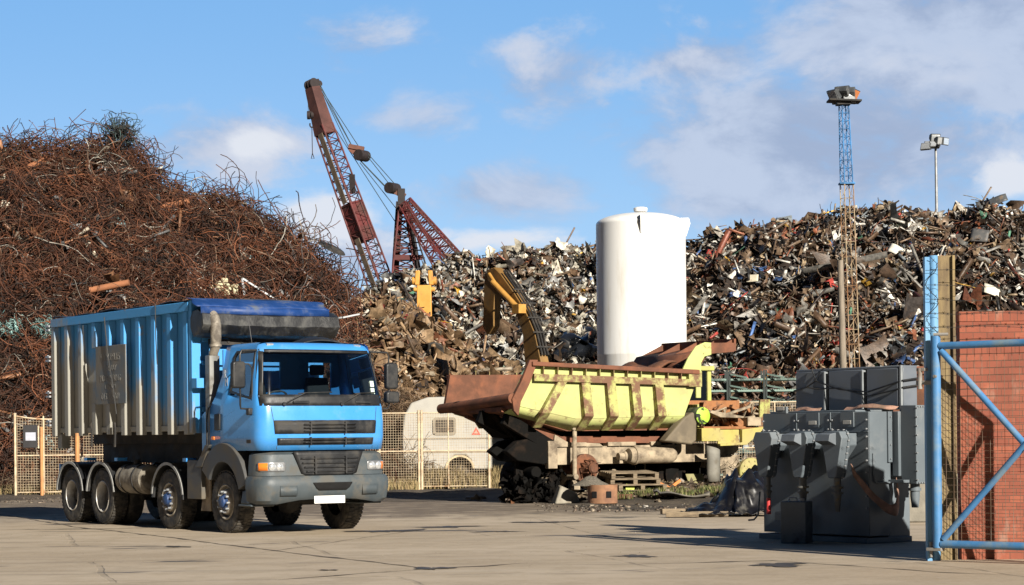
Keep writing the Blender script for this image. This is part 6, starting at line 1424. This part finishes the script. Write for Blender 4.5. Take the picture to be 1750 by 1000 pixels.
# black plastic sheeting thrown over something
ctr = gp_(1258, 884)+Vector((0, .75, 0))
def tarp2(u, v):
    x = (u-.5)*1.75; y = (v-.5)*1.5; ridge = .66*math.exp(-((x-.22)/.42)**4)*math.exp(-((y-.05)/.52)**4)+.22*math.exp(-((x+.35)/.35)**2)*math.exp(-(y/.5)**2)+.3*math.exp(-((x-.75)/.25)**2)*math.exp(-(y/.4)**2)
    f = .055*math.sin(9*x+5*y+2*math.sin(7*y))+.045*math.sin(15*x-8*y+3*math.sin(5*x))+.02*math.sin(31*x+23*y)
    return (x+f*.5, y+f*.6, .03+ridge*(1+f*1.4)+abs(f)*.8)
m = MB().sheet(tarp2, 70, 60); o = m.build('black_sheeting', pm('polythene_black', (.008, .008, .010), .30, var=.2, dirt=(.07, .065, .055), da=.36, ds=5), None, thick=.01); place(o, ctr, 0, .1, 'crumpled shiny black plastic sheeting in a heap left of the transformer', 'plastic sheeting')
m = MB().sheet(lambda u, v: ((u-.5)*.55+.06*math.sin(v*9), (v-.5)*.4, .1+.42*v*math.sin(u*PI)**.5+.05*math.sin(u*13+v*7)), 20, 16); place(m.build('black_sheeting', pm('polythene_black', (.014, .015, .018), .28), None, thick=.01), at(1290, 800, 51.4), .25, .1, 'second piece of black sheeting hung over the yellow front hub', 'plastic sheeting')

# ================================================================== GRIT, WEEDS, SHRUB, LITTER (uncountable)
def blades(name, cx, cy, n, h, cols, label, cat, spreadx, spready, w=.012):
    P = np.stack([RNG.uniform(-1, 1, n)*spreadx+cx, RNG.uniform(-1, 1, n)*spready+cy, np.full(n, .03)], -1)
    N = np.zeros((n, 3)); hh = RNG.uniform(.4, 1, n)*h; a = RNG.uniform(0, 2*PI, n); lean = RNG.uniform(.1, .6, n)
    s = np.stack([np.cos(a+1.57)*w, np.sin(a+1.57)*w, np.zeros(n)], -1); t1 = np.stack([np.cos(a)*lean*hh*.35, np.sin(a)*lean*hh*.35, hh*.6], -1); t2 = np.stack([np.cos(a)*lean*hh, np.sin(a)*lean*hh, hh], -1)
    V = np.stack([P-s, P+s, P+t1+s*.7, P+t1-s*.7, P+t2+s*.1, P+t2-s*.1], 1).reshape(-1, 3)
    F = np.array([(0, 1, 2, 3), (3, 2, 4, 5)]); Fa = (F[None]+(np.arange(n)*6)[:, None, None]).reshape(-1, 4)
    return V, Fa, np.repeat(pick(cols, n), 6, 0)
M_veg = attr_mat('dry_grass_blades', .8, 0, 3, .2, 0)
DRY = [(5, (.36, .27, .13)), (3, (.26, .19, .09)), (1, (.16, .14, .06))]; GRN = [(4, (.10, .13, .035)), (3, (.16, .17, .05)), (2, (.28, .24, .11))]
parts = [blades('', -3.2+i*.6, 63.4+random.uniform(-.6, .4), 900, random.uniform(.35, .8), DRY, 0, 0, .5, 1.0, .012) for i in range(8)]+[blades('', -14+i*1.3, 61.0, 500, .35, DRY, 0, 0, .9, 1.2, .012) for i in range(9)]
tag(join('dry_grass', parts, M_veg), 'straw-coloured dry grass growing along the foot of the mesh fence', 'grass', kind='stuff')
parts = []
for px, py, n in ((1090, 848, 300), (1120, 848, 300), (1150, 845, 400), (1220, 842, 500), (1060, 853, 120), (1180, 849, 250), (1240, 848, 200)):
    p = gq(px, py); b_ = blades('', p.x, p.y+.3, n, .20, GRN, 0, 0, .35, .5, .010); b_[0][:, 2] += p.z-.03; parts.append(b_)
tag(join('weeds', parts, M_veg), 'low green weeds around the pallets and scrap under the dump truck', 'weeds', kind='stuff')
# bare shrub in front of the caravan, brown scrub at the foot of the heap
def shrub(px, Yq, n, h, cols, label, spread, r=.008):
    p = at(px, 800, Yq); P = np.stack([p.x+RNG.normal(0, spread*.3, n), Yq+RNG.normal(0, .25, n), RNG.uniform(0, .4, n)*h], -1)
    N = np.zeros((n, 3)); v, f, c = wires(P, N, RNG.uniform(.4, 1, n)*h, RNG.uniform(.5, 1.2, n)*r, pick(cols, n), 7, .35, 0, 0)
    v = v.reshape(n, -1, 3); v[:, :, 2] = P[:, 2][:, None]+np.abs(v[:, :, 2]-P[:, 2][:, None])*1.1; return tag(join('bare_shrub', [(v.reshape(-1, 3), f, c)], M_wire), label, 'shrub')
BR = [(3, (.13, .085, .05)), (2, (.20, .14, .09))]
shrub(700, 63.6, 170, 1.5, BR, 'bare brown shrub against the left end of the cream caravan', .8); shrub(860, 66.5, 60, .9, BR, 'bare twiggy shrub before the green-striped caravan', .6); shrub(50, 60.5, 160, 1.0, BR, 'bare twigs growing through the leftmost fence panel', 1.4); shrub(800, 64, 60, .8, BR, 'thin bare shrub by the caravan wheel arch', .6)
P = np.stack([at(655, 0, 68).x+RNG.normal(0, .8, 900), 68+RNG.normal(0, .6, 900), RNG.uniform(.8, 3.0, 900)], -1); tag(join('scrub', [wires(P, P*0, RNG.uniform(.4, 1.2, 900), RNG.uniform(.005, .012, 900), pick([(2, (.12, .075, .04)), (1, (.18, .12, .07))], 900), 8, .6, 0, 0)], M_wire), 'brown thicket of dead scrub between truck mirror and caravan', 'scrub', kind='stuff')
# stones and scrap bits strewn on the ground
def grit(name, n, xr, yr, s, cols, label):
    P = np.stack([RNG.uniform(*xr, n), yr[0]+(yr[1]-yr[0])*RNG.uniform(0, 1, n), np.full(n, .01)], -1)
    P[:, 2] = s*.15; v, f, c = bars(P, np.tile(np.array([0, 0, 1.]), (n, 1)), RNG.lognormal(0, .5, n)*s, RNG.lognormal(0, .4, n)*s*.6, pick(cols, n), .98); return tag(join(name, [(v, f, c)], M_scrap), label, 'debris', kind='stuff')
GC = [(5, (.26, .21, .15)), (2, (.13, .10, .08)), (2, (.38, .33, .26)), (.5, (.5, .48, .42)), (.3, (.3, .1, .06))]
GD = [(5, (.13, .10, .075)), (4, (.07, .055, .04)), (2, (.22, .18, .13)), (.3, (.4, .37, .32))]
grit('grit', 1500, (-9, 8), (26, 52), .007, GC, 'fine grit and small stones scattered over the concrete')
grit('rubble_bits', 3000, (-16, 12), (53, 66), .045, GD, 'stones and broken scrap bits strewn on the dirt at the foot of the heaps')
grit('rubble_bits', 700, (.5, 8), (43, 52), .035, GD, 'small stones on the dark dirt in front of the dump truck')
p = gp_(1200, 868); grit('wreck_litter', 160, (p.x-2.8, p.x+1.2), (p.y-2, p.y+2), .08, GD, 'larger chips of litter on the dirt before the dump truck front')

# ---- dirt-filled slab joints, patches and oil stains: thin sheets on the concrete
M_joint = pm('joint_dirt', (.085, .065, .045), .95, var=.4, vs=3, dirt=(.20, .16, .11), da=.40, ds=1.6)
M_oil = pm('oil_stain', (.055, .045, .035), .6, var=.3, vs=2, dirt=(.14, .11, .08), da=.42, ds=1.5)
def joint(pts, w, z=.004):
    P_ = [gp_(*p) for p in pts]; Q_ = []
    for a, b in zip(P_[:-1], P_[1:]):
        n = max(2, int((b-a).length/.12))
        for i in range(n): Q_.append(a+(b-a)*i/n)
    m = MB(); ph = random.random()*50
    for i, q in enumerate(Q_):
        k = abs(math.sin(i*.37+ph)+math.sin(i*.113+ph*2)+.6*math.sin(i*1.1+ph)); wob = .05*math.sin(i*.21+ph)+.03*math.sin(i*.77)
        ww = w*(.12+.40*k+random.random()*.25)*min(1, (i+1)/6, (len(Q_)-i)/6)
        m.v += [(q.x, q.y+wob-ww/2, z), (q.x, q.y+wob+ww/2, z)]
    for i in range(len(Q_)-1): m.f.append((i*2, i*2+2, i*2+3, i*2+1))
    tag(m.build('ground_joint', M_joint, None, smooth=False), kind='structure')
joint([(-40, 872), (130, 901), (260, 915), (440, 938), (600, 957), (735, 972)], .20)
joint([(735, 972), (830, 968), (915, 962)], .16); joint([(470, 992), (620, 981), (740, 972)], .12)
joint([(0, 905), (190, 904), (320, 900)], .16); joint([(440, 946), (700, 908), (880, 908)], .10); joint([(910, 885), (1010, 912), (1100, 925)], .12)
joint([(1090, 965), (1320, 958), (1600, 978), (1760, 984)], .10)
def stain(px, py, w, d, seed, mat=M_oil, z=.008):
    c = gp_(px, py); r = random.Random(seed); ph = [r.random()*6.3 for _ in range(8)]; m = MB(); n = 72; m.v.append((c.x, c.y, z))
    for i in range(n):
        a = 2*PI*i/n; k = .62+.20*math.sin(2*a+ph[0])+.16*math.sin(3*a+ph[1])+.13*math.sin(5*a+ph[2])+.10*math.sin(9*a+ph[3])+.08*math.sin(14*a+ph[4])+.05*math.sin(23*a+ph[5])
        m.v.append((c.x+math.cos(a)*w/2*k, c.y+math.sin(a)*d/2*k, z))
    for i in range(n): m.f.append((0, 1+i, 1+(i+1) % n))
    tag(m.build('ground_stain', mat, None, smooth=False), kind='structure')
for a in ((660, 908, 1.5, 1.3, 1), (760, 901, 1.6, .9, 2), (850, 909, .9, .6, 3), (738, 972, .55, .8, 4), (1085, 951, .75, .7, 5), (1330, 966, 1.1, .9, 6), (560, 975, .3, .3, 7), (930, 893, 1.4, 1.0, 8), (1240, 905, .8, .5, 9), (300, 935, .6, .5, 10)): stain(*a)

# rubble shovelled up against the wreck
n = 900; P = np.stack([RNG.normal(3.9, 1.5, n), RNG.normal(50.9, .8, n), np.zeros(n)], -1); P[:, 2] = [gz(a, b)+.01 for a, b in P[:, :2]]; N = np.tile(np.array([0, 0, 1.]), (n, 1))
v1 = crumples(P, N, RNG.uniform(.05, .22, n), pick([(5, (.12, .09, .06)), (3, (.20, .16, .11)), (2, (.05, .04, .03)), (1, (.30, .26, .19)), (.5, (.22, .10, .05))], n), 3, .3, .8)
P2 = P[:260]; v2 = bars(P2, N[:260], RNG.uniform(.2, .8, 260), RNG.uniform(.03, .09, 260), pick([(3, (.20, .15, .09)), (2, (.10, .07, .05))], 260), .95)
tag(join('wreck_rubble', [v1, v2], M_scrap), 'rubble, torn plate and broken wood heaped along the foot of the wrecked dump truck', 'rubble', kind='stuff')
